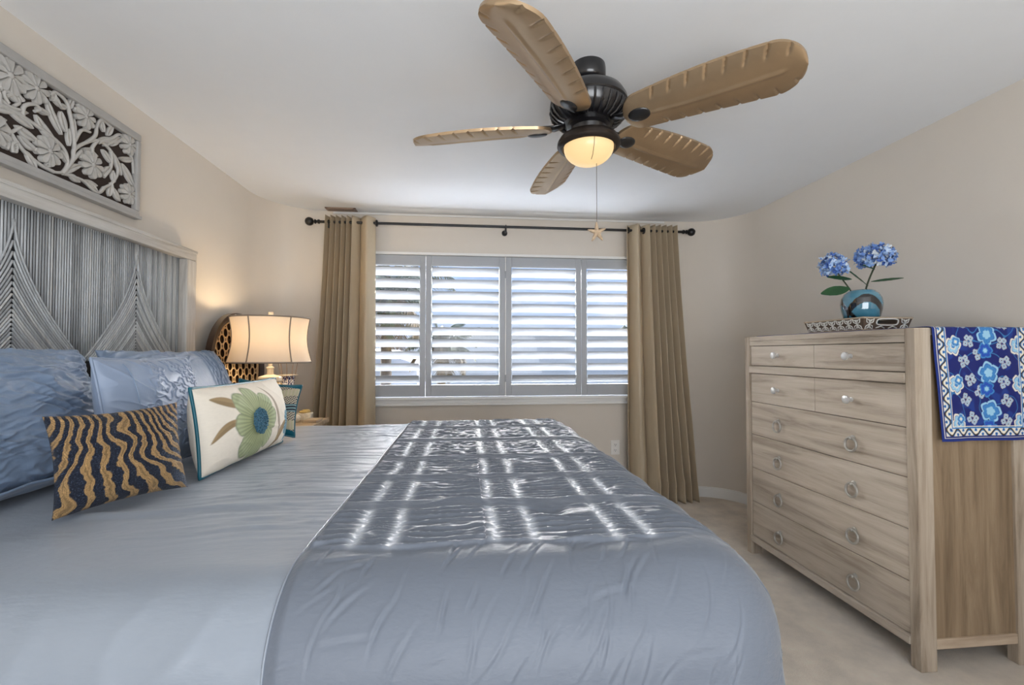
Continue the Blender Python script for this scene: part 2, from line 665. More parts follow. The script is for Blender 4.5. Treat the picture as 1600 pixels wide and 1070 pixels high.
v, f = wall_strip(plan_left(), 1, 0, H, .12)
struct(link('wall_left', v, f, M['wall'], smooth=30))
v, f = wall_strip(plan_right(), -1, 0, H, .12)
struct(link('wall_right', v, f, M['wall'], smooth=30))
b = MB()
x0, x1 = XL + RC, XR - RC
b.box(x0, WX0, YB, YB + .14, 0, H)
b.box(WX1, x1, YB, YB + .14, 0, H)
b.box(WX0, WX1, YB, YB + .14, 0, WZ0)
b.box(WX0, WX1, YB, YB + .14, WZ1, H)
struct(b.build('wall_back', M['wall']))
b = MB()
b.box(XL - .12, -.9, YR - .12, YR, 0, H)
b.box(1.6, XR + .12, YR - .12, YR, 0, H)
b.box(-.9, 1.6, YR - .12, YR, 2.18, H)
struct(b.build('wall_front', M['wall']))
b = MB()
b.box(XL - .12, XR + .12, YR - .12, YB + .14, H, H + .1)
struct(b.build('ceiling', M['ceiling']))
b = MB()
b.box(XL - .12, XR + .12, YR - .12, YB + .14, -.1, 0)
struct(b.build('floor', M['carpet']))
# baseboards follow the rounded corners
for nm, pl_, sg in (('baseboard_left', plan_left(), -1), ('baseboard_right', plan_right(), 1)):
    v, f = wall_strip(pl_, sg, 0, .075, .014)
    v2, f2 = wall_strip(pl_, sg, .075, .088, .009)
    n0 = len(v)
    struct(link(nm, v + v2, f + [tuple(i + n0 for i in q) for q in f2], M['trim'], smooth=30))
b = MB()
b.box(x0, x1, YB - .014, YB, 0, .075)
b.box(x0, x1, YB - .009, YB, .075, .088)
struct(b.build('baseboard_back', M['trim']))
b = MB()
b.box(-1.1, 1.75, YB - .012, YB, H - .022, H - .006, .003)
struct(b.build('trim_1', M['trim']))

# ------------------------------------------------------------------ window with its frame, sill and panes
win = bpy.data.objects.new('window_1', None)
COL.objects.link(win)
win.location = (.32, YB, .83)
struct(win)
b = MB()
FX0, FX1 = -1.0, 1.645
for (a0, a1, c0, c1) in ((FX0, FX0 + .022, .89, 2.105), (FX1 - .022, FX1, .89, 2.105)):
    b.box(a0, a1, 3.775, 3.835, c0, c1, .004)
b.box(FX0, FX1, 3.775, 3.835, 2.083, 2.105, .004)
b.box(.3235, .3325, 3.788, 3.835, .897, 2.083, .002)
struct(b.build('window_frame', M['trim'], win))
b = MB()
b.box(FX0 - .02, FX1 + .02, 3.755, 3.90, .878, .897, .005)
b.box(FX0 - .01, FX1 + .01, 3.785, 3.819, .845, .878, .006)
b.box(FX0 - .01, FX1 + .01, 3.775, 3.819, .826, .847, .006)
struct(b.build('window_sill', M['trim'], win))
b = MB()
for xx in (WX0, .285, WX1 - .05):
    b.box(xx, xx + .05, 3.905, 3.955, WZ0, WZ1, .004)
for zz in (WZ0, WZ1 - .05):
    b.box(WX0, WX1, 3.905, 3.955, zz, zz + .05, .004)
struct(b.build('window_sash', M['window_frame'], win))
for (a0, a1) in ((WX0 + .05, .285), (.335, WX1 - .05)):
    b = MB()
    b.box(a0, a1, 3.926, 3.932, WZ0 + .05, WZ1 - .05)
    struct(b.build('window_pane', M['glass'], win))

# ------------------------------------------------------------------ plantation shutters: four panels of ten louvers
PW = [(-.974, -.343), (-.339, .322), (.334, .984), (.988, 1.620)]
LAB = ['leftmost white shutter panel half covered by the left curtain, palm fronds showing through its gaps',
       'second white shutter panel from the left, palm tips showing low in its left corner',
       'third white shutter panel from the left, directly below the hanging starfish pull',
       'rightmost white shutter panel half covered by the right curtain']
for k, (a0, a1) in enumerate(PW):
    t = thing('shutter_panel', LAB[k], 'shutter', ((a0 + a1) / 2, 3.80, .91), 'plantation shutters')
    b = MB()
    zb, zt = .902, 2.08
    sw = .046
    ya, yb = 3.786, 3.814
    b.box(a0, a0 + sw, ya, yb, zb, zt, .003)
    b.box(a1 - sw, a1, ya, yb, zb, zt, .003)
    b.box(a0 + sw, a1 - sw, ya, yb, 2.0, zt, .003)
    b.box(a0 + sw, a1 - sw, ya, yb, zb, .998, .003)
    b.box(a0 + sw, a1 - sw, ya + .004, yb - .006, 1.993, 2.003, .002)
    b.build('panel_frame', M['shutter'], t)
    for i in range(10):
        zc = 1.047 + i * .1
        mm = Matrix.Translation((0, 3.80, zc)) @ Matrix.Rotation(math.radians(-43), 4, 'X')
        b = MB()
        prof = []
        for q in range(20):
            an = 2 * PI * q / 20
            prof.append((.0465 * math.cos(an), .0050 * math.sin(an) * (1 if abs(math.cos(an)) < .9 else .8)))
        vv = [mm @ Vector((xx, p[0], p[1])) for xx in (a0 + sw + .003, a1 - sw - .003) for p in prof]
        ff = [(q, (q + 1) % 20, 20 + (q + 1) % 20, 20 + q) for q in range(20)] + [tuple(range(20))[::-1], tuple(range(20, 40))]
        b.add(vv, ff)
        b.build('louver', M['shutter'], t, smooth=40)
    hx = a0 - .002 if k in (0, 2) else a1 + .002
    if k in (1, 2):
        hx = .328
    for zz in (1.05, 1.93):
        b = MB()
        b.box(hx - .006, hx + .006, ya - .003, ya, zz - .03, zz + .03)
        b.cyl((hx, ya - .003, zz - .03), (hx, ya - .003, zz + .03), .004, 8)
        if k != 2:
            b.build('hinge', M['shutter'], t)

# ------------------------------------------------------------------ curtain rod and curtains
RZ, RY = 2.312, 3.69
rod = thing('curtain_rod', 'black iron curtain rod with ball finials above the window', 'curtain rod', (.32, RY, RZ))
b = MB()
b.cyl((-1.17, RY, RZ), (1.86, RY, RZ), .011, 16)
b.build('pole', M['black'], rod, smooth=40)
for sx, xx in ((-1, -1.17), (1, 1.86)):
    b = MB()
    mm = Matrix.Rotation(sx * PI / 2, 4, 'Y')
    b.lathe([(.0, 0), (.017, 0), (.017, .012), (.011, .016), (.011, .026), (.018, .030), (.018, .036), (.010, .040), (.010, .046), (.024, .052), (.031, .064), (.034, .078), (.031, .092), (.022, .104), (.008, .111), (0, .112)], (xx, RY, RZ), 20, mm)
    b.build('finial', M['black'], rod, smooth=50)
for xx in (-1.10, .322, 1.80):
    b = MB()
    b.cyl((xx, YB, RZ - .02), (xx, YB - .008, RZ - .02), .024, 16)
    b.box(xx - .006, xx + .006, RY - .004, YB, RZ - .026, RZ - .014)
    b.torus((xx, RY, RZ), .014, .005, Matrix.Rotation(PI / 2, 4, 'Y'), 16, 6)
    b.box(xx - .007, xx + .007, RY - .008, RY + .008, RZ - .05, RZ - .010, .002)
    b.build('bracket', M['black'], rod, smooth=40)


def curtain(name, label, xt0, xt1, xb0, xb1, phase, amp_t, amp_b, seed, zb, shift=None):
    """a grommet curtain: phase(s) gives the pleat phase across the cloth, t runs down"""
    ns, nt_ = 240, 90
    s = np.linspace(0, 1, ns)[None, :]
    t = np.linspace(0, 1, nt_)[:, None]
    e = t ** 1.25
    ph = phase(s) + .35 * perlin(s * 5, t * 1.2, seed) * t
    x = (xt0 + (xb0 - xt0) * e) * (1 - s) + (xt1 + (xb1 - xt1) * e) * s
    A = amp_t(s) * (1 - e) + amp_b(s) * e
    pipe = np.abs(np.sin(ph / 2)) ** .62
    y = RY + A * (1 - 2 * pipe)
    x = x + .010 * np.sin(ph) * (1 - .3 * t)
    y = y + .012 * perlin(s * 9, t * 3, seed + 3) * t + .004 * perlin(s * 30, t * 14, seed + 5) * t
    x = x + .006 * perlin(s * 14, t * 5, seed + 7) * t
    if shift is not None:
        x, y = shift(s, t, x, y)
    y = np.minimum(y, YB - .02)
    z = (RZ + .045) + (zb - RZ - .045) * t + 0 * s
    # horizontal breaks near the floor
    y = y - .010 * np.exp(-((t - .93) / .02) ** 2) * (perlin(s * 12, t * 0, seed + 9) > 0)
    V = np.stack([x + 0 * t, y, z], -1).reshape(-1, 3)
    root = thing(name, label, 'curtain', ((xb0 + xb1) / 2, RY, zb), 'window curtains')
    o = link('curtain_panel', V, grid_faces(nt_, ns), M['curtain'], root, smooth=True)
    so = o.modifiers.new('thickness', 'SOLIDIFY')
    so.thickness = .003
    return root


def ph_left(s):
    return np.where(s < .58, s / .58 * 2 * PI * 5.5, 2 * PI * 5.5 + (s - .58) / .42 * 2 * PI * 1.25) + 1.2


def ph_right(s):
    return np.where(s < .42, s / .42 * 2 * PI * 1.6, 2 * PI * 1.6 + (s - .42) / .58 * 2 * PI * 5) - 1.3


cl = curtain('curtain', 'taupe gold satin curtain left of the window, beside the lit table lamp', -1.125, -.735, -1.26, -.715, ph_left,
             lambda s: .052 + 0 * s, lambda s: .052 + .02 * sstep(.5, .8, s), 1, .01)
cr_ = curtain('curtain', 'taupe gold satin curtain right of the window, hem pooling on the carpet', 1.36, 1.785, 1.36, 1.95, ph_right,
              lambda s: .050 + 0 * s, lambda s: .056 + .02 * sstep(.2, .5, s), 2, .006)
for root, xs in ((cl, (-.725, -1.115)), (cr_, (1.372, 1.508))):
    for xx in xs:
        b = MB()
        b.torus((xx, RY, RZ), .022, .0055, Matrix.Rotation(PI / 2, 4, 'Y'), 24, 8, flat=(1, 1.3))
        b.build('grommet', M['black'], root, smooth=True)

# ------------------------------------------------------------------ outlet and ceiling vent
o_ = thing('wall_outlet', 'white electrical outlet on the wall beneath the window', 'outlet', (1.29, YB, .442))
b = MB()
b.box(1.251, 1.329, YB - .007, YB, .380, .505, .003)
b.build('cover_plate', M['plastic'], o_)
for zz in (.466, .419):
    b = MB()
    b.box(1.274, 1.306, YB - .010, YB - .006, zz - .017, zz + .017, .004)
    r = b.build('receptacle', M['plastic'], o_)
    b = MB()
    for xx in (1.284, 1.296):
        b.box(xx - .0012, xx + .0012, YB - .0108, YB - .0095, zz - .003, zz + .008)
    b.cyl((1.29, YB - .0108, zz - .009), (1.29, YB - .0095, zz - .009), .003, 8)
    b.build('slot', M['slot'], r)
vt = thing('ceiling_vent', 'small brown slatted air vent on the ceiling above the left curtain', 'vent', (-1.0, 3.74, H))
b = MB()
vx0, vx1, vy0, vy1 = -1.14, -.90, 3.715, 3.80
for (p0, p1, q0, q1) in ((vx0, vx1, vy0, vy0 + .02), (vx0, vx1, vy1 - .02, vy1), (vx0, vx0 + .02, vy0, vy1), (vx1 - .02, vx1, vy0, vy1)):
    b.box(p0, p1, q0, q1, H - .008, H, .002)
b.build('vent_frame', M['vent'], vt)
b = MB()
for i in range(4):
    yy = vy0 + .025 + i * .0125
    mm = Matrix.Translation((0, yy, H - .004)) @ Matrix.Rotation(.6, 4, 'X')
    vv = [mm @ Vector((x, y, z)) for x in (vx0 + .02, vx1 - .02) for y in (-.007, .007) for z in (-.001, .001)]
    b.add(vv, [(0, 1, 3, 2), (4, 6, 7, 5), (0, 4, 5, 1), (2, 3, 7, 6), (0, 2, 6, 4), (1, 5, 7, 3)])
b.build('slat', M['vent'], vt)

# ------------------------------------------------------------------ bed: headboard, mattress, base
bed = thing('bed', 'king bed with tall grey reeded headboard framed in whitewashed wood', 'bed', (-.5, 1.70, 0))
HX0, HX1 = XL + .006, -1.505
HY0, HY1, HZ = .735, 2.666, 1.83
b = MB()
b.box(HX0, HX1, HY0, HY1, HZ - .055, HZ, .006)
b.box(HX0, HX1 + .004, HY0 - .004, HY1 + .004, HZ - .014, HZ + .002, .004)
hb = b.build('headboard', M['hb_frame_y'], bed)
for yy in (HY0, HY1 - .085):
    b = MB()
    b.box(HX0, HX1, yy, yy + .085, 0, HZ - .055, .006)
    b.build('headboard_stile', M['hb_frame_z'], hb)
b = MB()
b.box(HX0 + .004, HX0 + .022, HY0 + .08, HY1 - .08, .35, HZ - .05)
b.build('headboard_backing', M['hb_back'], hb)
# reeds: vertical ones above nested ogee chevrons
b = MB()
PX = HX0 + .022
py0, py1, pzt, pzb = HY0 + .085, HY1 - .085, HZ - .055, .86
PER = .577
apex = [2.266 - k * PER for k in range(4)]


def gdrop(d):
    return .49 * (d / .288) ** .60


def reed_col():
    k = random.random()
    base = np.array(lin((178, 181, 183))) * (0.62 + .60 * k)
    if random.random() < .12:
        base = np.array(lin((196, 196, 194)))
    return tuple(base)


def reed(pts, r):
    b.col = reed_col()
    b.tube(pts, r, 6, up=(1, 0, 0), flat=(1, 1.0), cap=True)


y = py0 + .004
while y < py1:
    a = min(apex, key=lambda q: abs(q - y))
    d = abs(y - a)
    ap_z = 1.722 if d < .3 else 1.2
    zz = max(ap_z - gdrop(d), pzb)
    jit = random.uniform(-.0006, .0006)
    reed([(PX, y + jit, zz - .02), (PX, y, (zz + pzt) / 2), (PX, y, pzt)], .0038 + random.uniform(-.0003, .0004))
    y += .0115
for a in apex:
    # each inner reed is the outer ogee moved towards the centre line, so the chevrons open out lower down
    k = 0
    while k * .0122 < .26:
        off = k * .0122
        for sg in (-1, 1):
            pts = []
            for q in np.linspace(0, 1, 24):
                d = (.288 - off) * q ** (1.9 if k == 0 else 1.2)
                zz = 1.722 - gdrop(d + off)
                yy = a + sg * (d + .0015)
                if zz < pzb or yy < py0 or yy > py1:
                    break
                pts.append((PX + .003, yy, zz))
            if len(pts) > 2:
                reed(pts, .0039)
        k += 1
b.build('reed_panel', M['reed'], hb, smooth=True, cols=True)
b = MB()
b.box(-1.50, .50, .80, 2.60, .42, .80, .06)
b.build('mattress', M['mattress'], bed, smooth=40)
b = MB()
b.box(-1.50, .48, .82, 2.58, .14, .42, .02)
b.build('bed_base', M['bedbase'], bed)
for (xx, yy) in ((-1.4, .9), (.4, .9), (-1.4, 2.5), (.4, 2.5)):
    b = MB()
    b.cyl((xx, yy, 0), (xx, yy, .14), .03, 12, .038)
    b.build('leg', M['dark_wood'], bed, smooth=40)

# ------------------------------------------------------------------ comforter
BZ, BR = .86, .16
CX0, CX1, CY0, CY1 = -1.48, .467, .93, 2.58
DRAPE = .52
LEN = BR * PI / 2 + DRAPE
SEAM = -.33


def comforter_surface(a, bb):
    """a, bb: unfolded cloth coordinates -> points"""
    qx = np.clip(a, -9, CX1)
    qy = np.clip(bb, CY0, CY1)
    dx, dy = a - qx, bb - qy
    dmax = np.maximum(np.abs(dx), np.abs(dy))
    dl = np.sqrt(dx * dx + dy * dy) + 1e-9
    nx, ny = dx / dl, dy / dl
    d = dmax
    an = np.minimum(d / BR, PI / 2)
    out = BR * np.sin(an)
    z = BZ - BR * (1 - np.cos(an))
    rest = np.maximum(d - BR * PI / 2, 0)
    out = out + rest * .05
    z = z - rest
    # hanging folds on the sides
    per = a * np.abs(ny) + bb * np.abs(nx) + .35 * np.arctan2(ny, nx)
    fold = sstep(.0, .35, rest)
    out = out + fold * (.016 * np.sin(per * 19 + 2.2 * perlin(per * 2, rest * 2, 3)) + .012 * perlin(per * 7, rest * 3, 4))
    return np.stack([qx + nx * out, qy + ny * out, z], -1), d


def normals(P):
    du = np.gradient(P, axis=1)
    dv = np.gradient(P, axis=0)
    n = np.cross(du, dv)
    n /= (np.linalg.norm(n, axis=-1, keepdims=True) + 1e-12)
    return n


cf = thing('comforter', 'blue grey satin comforter with plain head half and crinkled quilted foot half', 'comforter', (-.5, 1.70, .86))


def plain_disp(a, bb):
    w = .5 * ridged(a * 1.3 + .25 * bb, bb * 13 + .7 * perlin(a * 2, bb * 3, 8), 1) ** 3
    w2 = ridged(a * 1.2, bb * 30 + perlin(a * 3, bb * 4, 9), 2) ** 4
    strength = sstep(-1.15, -.45, a) * sstep(.95, 1.15, bb)
    h = strength * (.0060 * w + .0040 * w2)
    h = h + .007 * perlin(a * 2.1, bb * 2.6, 5) + .004 * perlin(a * 5, bb * 7, 6)
    # one long soft tuck near the small cushion
    c = 1.235 - .05 * (a + .85) + .02 * np.sin(a * 9)
    h = h + .011 * np.exp(-((bb - c) / .020) ** 2) * sstep(-1.1, -.9, a) * (1 - sstep(-.65, -.4, a))
    # diagonal drag folds on the near side
    dd = sstep(.9, .75, bb)
    h = h + dd * .004 * ridged(a * 5 - bb * 4, a * 1.2 + bb * 2, 12) ** 4
    return h


BANDS = [(-.232, -.152), (.060, .142), (.318, .392)]
TUCKS = (1.155, 1.40, 1.66, 2.00, 2.35)


def quilt_disp(a, bb):
    warp = .010 * perlin(a * 4, bb * 5, 21)
    yy = bb + warp
    top = sstep(CY0 - .01, CY0 + .015, bb + .02 * perlin(a * 3, 0 * a, 20))
    # gathers running along x: long sharp-crested rolls in the wide cells, short broken ones between the bands
    cell = np.zeros_like(a)
    for i, c in enumerate((-.192, .10, .355)):
        cell = np.maximum(cell, sstep(.048, .036, np.abs(a - c)))
    edgeph = np.floor((a + .5) / .27)
    per1 = .030
    ph1 = yy / per1 + .55 * perlin(a * 5, yy * 9, 22) + .35 * perlin(a * 11, yy * 20, 19) + .37 * edgeph
    cr1 = 1 - np.abs(2 * (ph1 - np.floor(ph1)) - 1)
    ph2 = yy / .017 + .8 * perlin(a * 14, yy * 16, 23) + .4 * perlin(a * 30, yy * 30, 18)
    cr2 = 1 - np.abs(2 * (ph2 - np.floor(ph2)) - 1)
    amp = .75 + .6 * perlin(a * 8, yy * 14, 17)
    far = sstep(1.2, 2.0, bb)
    w1 = (1 - cell) * (1 - .45 * far)
    h = w1 * .0105 * amp * cr1 ** 1.6 + (1 - w1 * .75) * .0060 * cr2 ** 1.5 + .0012 * perlin(a * 26, yy * 80, 24)
    tuck = np.zeros_like(a)
    tprof = np.zeros_like(a)
    for c in TUCKS:
        q = yy + .035 * (a - .1) + .010 * perlin(a * 7, 0 * a + c * 9, 16) - c
        tuck = np.maximum(tuck, sstep(.024, .014, np.abs(q)))
        # a flat fold: gentle shaded face towards the foot of the room, sharp lip on the window side
        tprof = np.maximum(tprof, np.clip((q + .024) / .040, 0, 1) * sstep(.024, .016, q))
    # smocked double bands across the gathers, broken where a tuck crosses
    m = np.zeros_like(a)
    for p in BANDS:
        for c in p:
            m = np.maximum(m, np.exp(-((a - c - .005 * perlin(bb * 9, 0 * bb, 25)) / .0125) ** 2))
    m = m * (1 - .85 * tuck)
    fine = .0028 * ridged(a * 50, yy * 95, 26) + .0016 * perlin(a * 90, yy * 60, 27)
    h = h * (1 - .70 * m) + m * (fine - .0015)
    h = h * (1 - .85 * tuck) + .013 * tprof
    puff = .004 * perlin(a * 2.6, bb * 3, 28)
    # the near side and the foot side hang smooth, with sparse small creases
    lowf = .0010 * ridged(a * 1.8, yy * 8, 31) ** 2
    rc = np.random.RandomState(7)
    for i in range(110):
        ca, cb = rc.uniform(-.30, .75), rc.uniform(CY0 - .42, CY0 - .01)
        ang = rc.choice([.95, 1.1, .15, 1.2, .8]) + rc.uniform(-.2, .2)
        ln, wd, dp = rc.uniform(.018, .050), rc.uniform(.0028, .0045), rc.uniform(.0016, .0032)
        du, dv = (a - ca) * math.cos(ang) + (bb - cb) * math.sin(ang), -(a - ca) * math.sin(ang) + (bb - cb) * math.cos(ang)
        dv = dv + 1.5 * du * du / ln * rc.uniform(-.12, .12)
        lowf = lowf - dp * np.exp(-(du / ln) ** 2) * (np.exp(-(dv / wd) ** 2) - .7 * np.exp(-((dv - wd * 1.6) / wd) ** 2))
    ridge = .0035 * np.exp(-((bb + .02 * perlin(a * 3, 0 * a, 20) - CY0 - .006) / .007) ** 2) * sstep(CX1 + .1, CX1 - .05, a)
    dfoot = sstep(CX1 + .20, CX1 + .04, a)
    k = top * dfoot
    hh = h * k + lowf * (1 - k) + ridge
    hh = hh * sstep(0, .03, a - SEAM) + puff + .014
    for (tx, ty) in ((.20, 1.10), (.20, 2.05)):
        hh = hh - .018 * np.exp(-(((a - tx) / .040) ** 2 + ((bb - ty) / .024) ** 2))
    return hh, m * k


def cloth_grid(a0, a1, na, nb, fn):
    a, bb = na[None, :], nb[:, None]
    a, bb = a + 0 * bb, bb + 0 * a
    P, d = comforter_surface(a, bb)
    n = normals(P)
    r = fn(a, bb)
    if isinstance(r, tuple):
        h, extra = r
    else:
        h, extra = r, None
    return P + n * h[..., None], extra, a, bb


rows = np.concatenate([np.linspace(CY0 - LEN, .62, 60), np.linspace(.62, .90, 60)[1:], np.linspace(.90, 1.75, 330)[1:], np.linspace(1.75, 2.64, 230)[1:], np.linspace(2.64, CY1 + LEN, 60)[1:]])
P, _, _, _ = cloth_grid(CX0, SEAM, np.linspace(CX0, SEAM + .004, 150), np.linspace(CY0 - LEN, CY1 + LEN, 420), plain_disp)
link('plain_half', P.reshape(-1, 3), grid_faces(*P.shape[:2]), M['duvet'], cf, smooth=True)
colsa = np.concatenate([np.linspace(SEAM, .52, 270), np.linspace(.52, CX1 + LEN, 80)[1:]])
P, mband, ga, gb = cloth_grid(SEAM, CX1 + LEN, colsa, rows, quilt_disp)
# soft rolled edge where the quilted half starts
edge = sstep(0, .03, ga - SEAM)  # 0 at the seam
n_ = normals(P)
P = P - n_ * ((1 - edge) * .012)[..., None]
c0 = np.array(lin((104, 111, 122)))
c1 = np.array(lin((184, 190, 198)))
C = c0 + (c1 - c0) * np.clip(mband, 0, 1)[..., None]  # bands paler: window light caught on the smocking, put into the colour
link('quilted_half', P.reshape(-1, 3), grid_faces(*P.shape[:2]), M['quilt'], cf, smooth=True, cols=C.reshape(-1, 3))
b = MB()
b.tube([tuple(P[i, 1] + np.array((0, 0, .001))) for i in range(0, P.shape[0], 2)], .0022, 6)
b.build('seam_piping', M['duvet'], cf, smooth=True)


# ------------------------------------------------------------------ pillows
def pillow(name, label, loc, wdir, tilt, w, h, T, m, disp=None, colf=None, n=(90, 70), ear=.06, group='bed pillows', p=2.6, roll=0, q=.55):
    """loc: world centre of the bottom edge; wdir: horizontal unit vector of the width (left to right seen from the front)"""
    Wv = Vector((wdir[0], wdir[1], 0)).normalized()
    back = Vector((0, 0, 1)).cross(Wv)  # away from the viewer
    Hv = Vector((0, 0, 1)) * math.cos(tilt) + back * math.sin(tilt)
    Nv = Wv.cross(Hv)
    R = Matrix(((Wv.x, Hv.x, Nv.x, loc[0]), (Wv.y, Hv.y, Nv.y, loc[1]), (Wv.z, Hv.z, Nv.z, loc[2]), (0, 0, 0, 1)))
    if roll:
        R = R @ Matrix.Rotation(roll, 4, 'Z')
    root = bpy.data.objects.new(name, None)
    COL.objects.link(root)
    root.matrix_world = R
    root.empty_display_size = .05
    tag(root, label, 'pillow', group)
    nu, nv = n

    def surf(u, v, side):
        """u, v in -1..1"""
        pinx = 1 - ear * (1 - v * v) * 1.0
        piny = 1 - ear * (1 - u * u) * 1.0
        x = u * pinx * w / 2
        yy = v * piny * h / 2 + h / 2
        prof = np.clip(1 - np.abs(u) ** p, 0, 1) * np.clip(1 - np.abs(v) ** p, 0, 1)
        z = side * T / 2 * prof ** q
        return x, yy, z
    us = np.linspace(-1, 1, nu)[None, :]
    vv = np.linspace(-1, 1, nv)[:, None]
    u, v = us + 0 * vv, vv + 0 * us
    V, Fc, C = [], [], []
    for side in (1, -1):
        x, yy, z = surf(u, v, side)
        Pm = np.stack([x, yy, z], -1)
        if disp is not None and side == 1:
            nn = normals(Pm)
            hh = disp(u, v)
            fade = np.clip(1 - np.maximum(np.abs(u), np.abs(v)) ** 24, 0, 1)
            Pm = Pm + nn * (hh * fade)[..., None]
        fc = grid_faces(nv, nu)
        if side == -1:
            fc = fc[:, ::-1]
        Fc.append(fc + len(V) * nu * nv)
        V.append(Pm.reshape(-1, 3))
        if colf is not None:
            C.append(colf(u, v, side).reshape(-1, 3))
    V = np.concatenate(V)
    Fc = np.concatenate(Fc)
    o = link('cushion', V, Fc, m, root, smooth=True, world=False, cols=np.concatenate(C) if C else None)
    bm = bmesh.new()
    bm.from_mesh(o.data)
    bmesh.ops.remove_doubles(bm, verts=bm.verts[:], dist=1e-5)
    bm.to_mesh(o.data)
    bm.free()
    return root, surf


def piping(root, surf, m, r=.004, name='piping', n=160):
    pts = []
    for k in range(n):
        t = 4 * k / n
        s = int(t)
        q = t - s
        u, v = ((-1 + 2 * q, -1), (1, -1 + 2 * q), (1 - 2 * q, 1), (-1, 1 - 2 * q))[s]
        x, y, z = surf(np.array(u, float), np.array(v, float), 1)
        pts.append((float(x), float(y), 0))
    b = MB()
    b.tube(pts, r, 8, closed=True)
    return b.build(name, m, root, smooth=True, world=False)


TOPZ = .868


def crinkle(x, y, per, ang, seed, warp=.8):
    """sharp-crested gathers of the given spacing, running along direction ang"""
    p = -x * math.sin(ang) + y * math.cos(ang)
    q = x * math.cos(ang) + y * math.sin(ang)
    ph = p / per + warp * perlin(q / (per * 5), p / (per * 3), seed) + .4 * perlin(q / (per * 2), p / per, seed + 1)
    c = 1 - np.abs(2 * (ph - np.floor(ph)) - 1)
    return c ** 1.5 * np.clip(.7 + .9 * perlin(q / (per * 4), p / (per * 1.5), seed + 2), 0, 1.4)


def ruche(u, v):
    a = u * .92 / 2
    c = v * .445 / 2
    return .0130 * crinkle(a, c, .036, -.30, 41) + .0065 * crinkle(a, c, .020, .1, 44) + .010 * perlin(a * 5, c * 6, 47)


def ruche_far(u, v):
    a = u * .80 / 2
    c = v * .44 / 2
    side = sstep(.30, .36, u) * (1 - sstep(.84, .90, u))
    top = sstep(.62, .74, v) * (1 - sstep(.28, .34, u))
    h = side * (.014 * crinkle(a, c, .030, 1.25, 45) + .006 * crinkle(a, c, .016, 1.4, 48)) + top * (.012 * crinkle(a, c, .028, .2, 46))
    return h + .004 * perlin(a * 6, c * 6, 47) + .004 * (np.exp(-((u - .31) / .02) ** 2))


r1, s1 = pillow('pillow_sham', 'large ruched blue satin sham nearest the camera against the headboard', (-1.235, 1.285, TOPZ - .005), (0, 1), .40, .99, .445, .23, M['sham'], ruche, n=(260, 150))
# quilted flange lying flat on the mattress under the near sham
b = MB()
nu_, nv_ = 60, 14
uu = np.linspace(-.47, .47, nu_)[None, :]
vv_ = np.linspace(0, .07, nv_)[:, None]
Pq = np.stack([uu + 0 * vv_, .004 + .006 * perlin(uu * 12, vv_ * 30, 48) + 0 * vv_ + vv_ * .12, .02 + vv_ + .008 * perlin(uu * 9, vv_ * 4, 49)], -1)
fl = link('flange', Pq.reshape(-1, 3), grid_faces(nv_, nu_), M['sham'], r1, smooth=True, world=False)
fl.modifiers.new('thickness', 'SOLIDIFY').thickness = .006
r2, s2 = pillow('pillow_sham', 'large blue satin sham with pleated stripe, standing near the lamp', (-1.24, 2.24, TOPZ - .005), (0, 1), .36, .80, .44, .20, M['sham'], ruche_far, n=(240, 140))


def emb_disp(u, v):
    h = np.zeros_like(u)
    x, y = u * .5 + .22, v * .5
    # raised scroll medallions
    for (cx, cy, R) in ((.10, .22, .15), (.30, .18, .13), (-.02, .02, .11), (.22, -.02, .13), (.38, -.05, .10), (.10, -.22, .13), (.34, -.28, .12), (-.08, -.18, .09), (.42, .34, .07), (.62, .20, .14), (.56, -.04, .13), (.66, -.30, .13), (.48, .30, .09), (.12, .40, .10), (.34, .42, .10), (.58, .43, .10)):
        d = np.hypot(x - cx, y - cy)
        an = np.arctan2(y - cy, x - cx)
        rr = R * (.72 + .16 * np.cos(5 * an))
        h = np.maximum(h, np.exp(-((d - rr) / .007) ** 2))
        h = np.maximum(h, .9 * np.exp(-((d - rr * .45 - .02 * an / PI) / .007) ** 2))
    edge = .004 * ridged(x * 3 + 2, y * 9 + x * 6, 51) ** 3 * (1 - sstep(-.5, -.1, u))
    return .0045 * h + edge * 1.2 + .003 * perlin(x * 7, y * 7, 52)


r3, s3 = pillow('throw_pillow', 'square pale blue pillow embroidered with scrolls, behind the zebra beaded cushion', (-1.045, 1.675, TOPZ), (-.02, 1), .16, .47, .385, .165, M['emb'], emb_disp, n=(230, 200), ear=.05)
piping(r3, s3, M['emb'], .0045)
# stitched seam near the left side
b = MB()
pts = []
for q in np.linspace(-.86, .90, 24):
    x, yy, zz = s3(np.array(-.72 + .05 * q), np.array(q), 1)
    pts.append((float(x), float(yy), float(zz) + .002))
b.tube(pts, .0022, 6)
b.build('seam', M['sham'], r3, smooth=True, world=False)

GOLD, NAVY = np.array(lin((206, 166, 112))), np.array(lin((24, 32, 50)))
SILV = np.array(lin((120, 142, 176)))


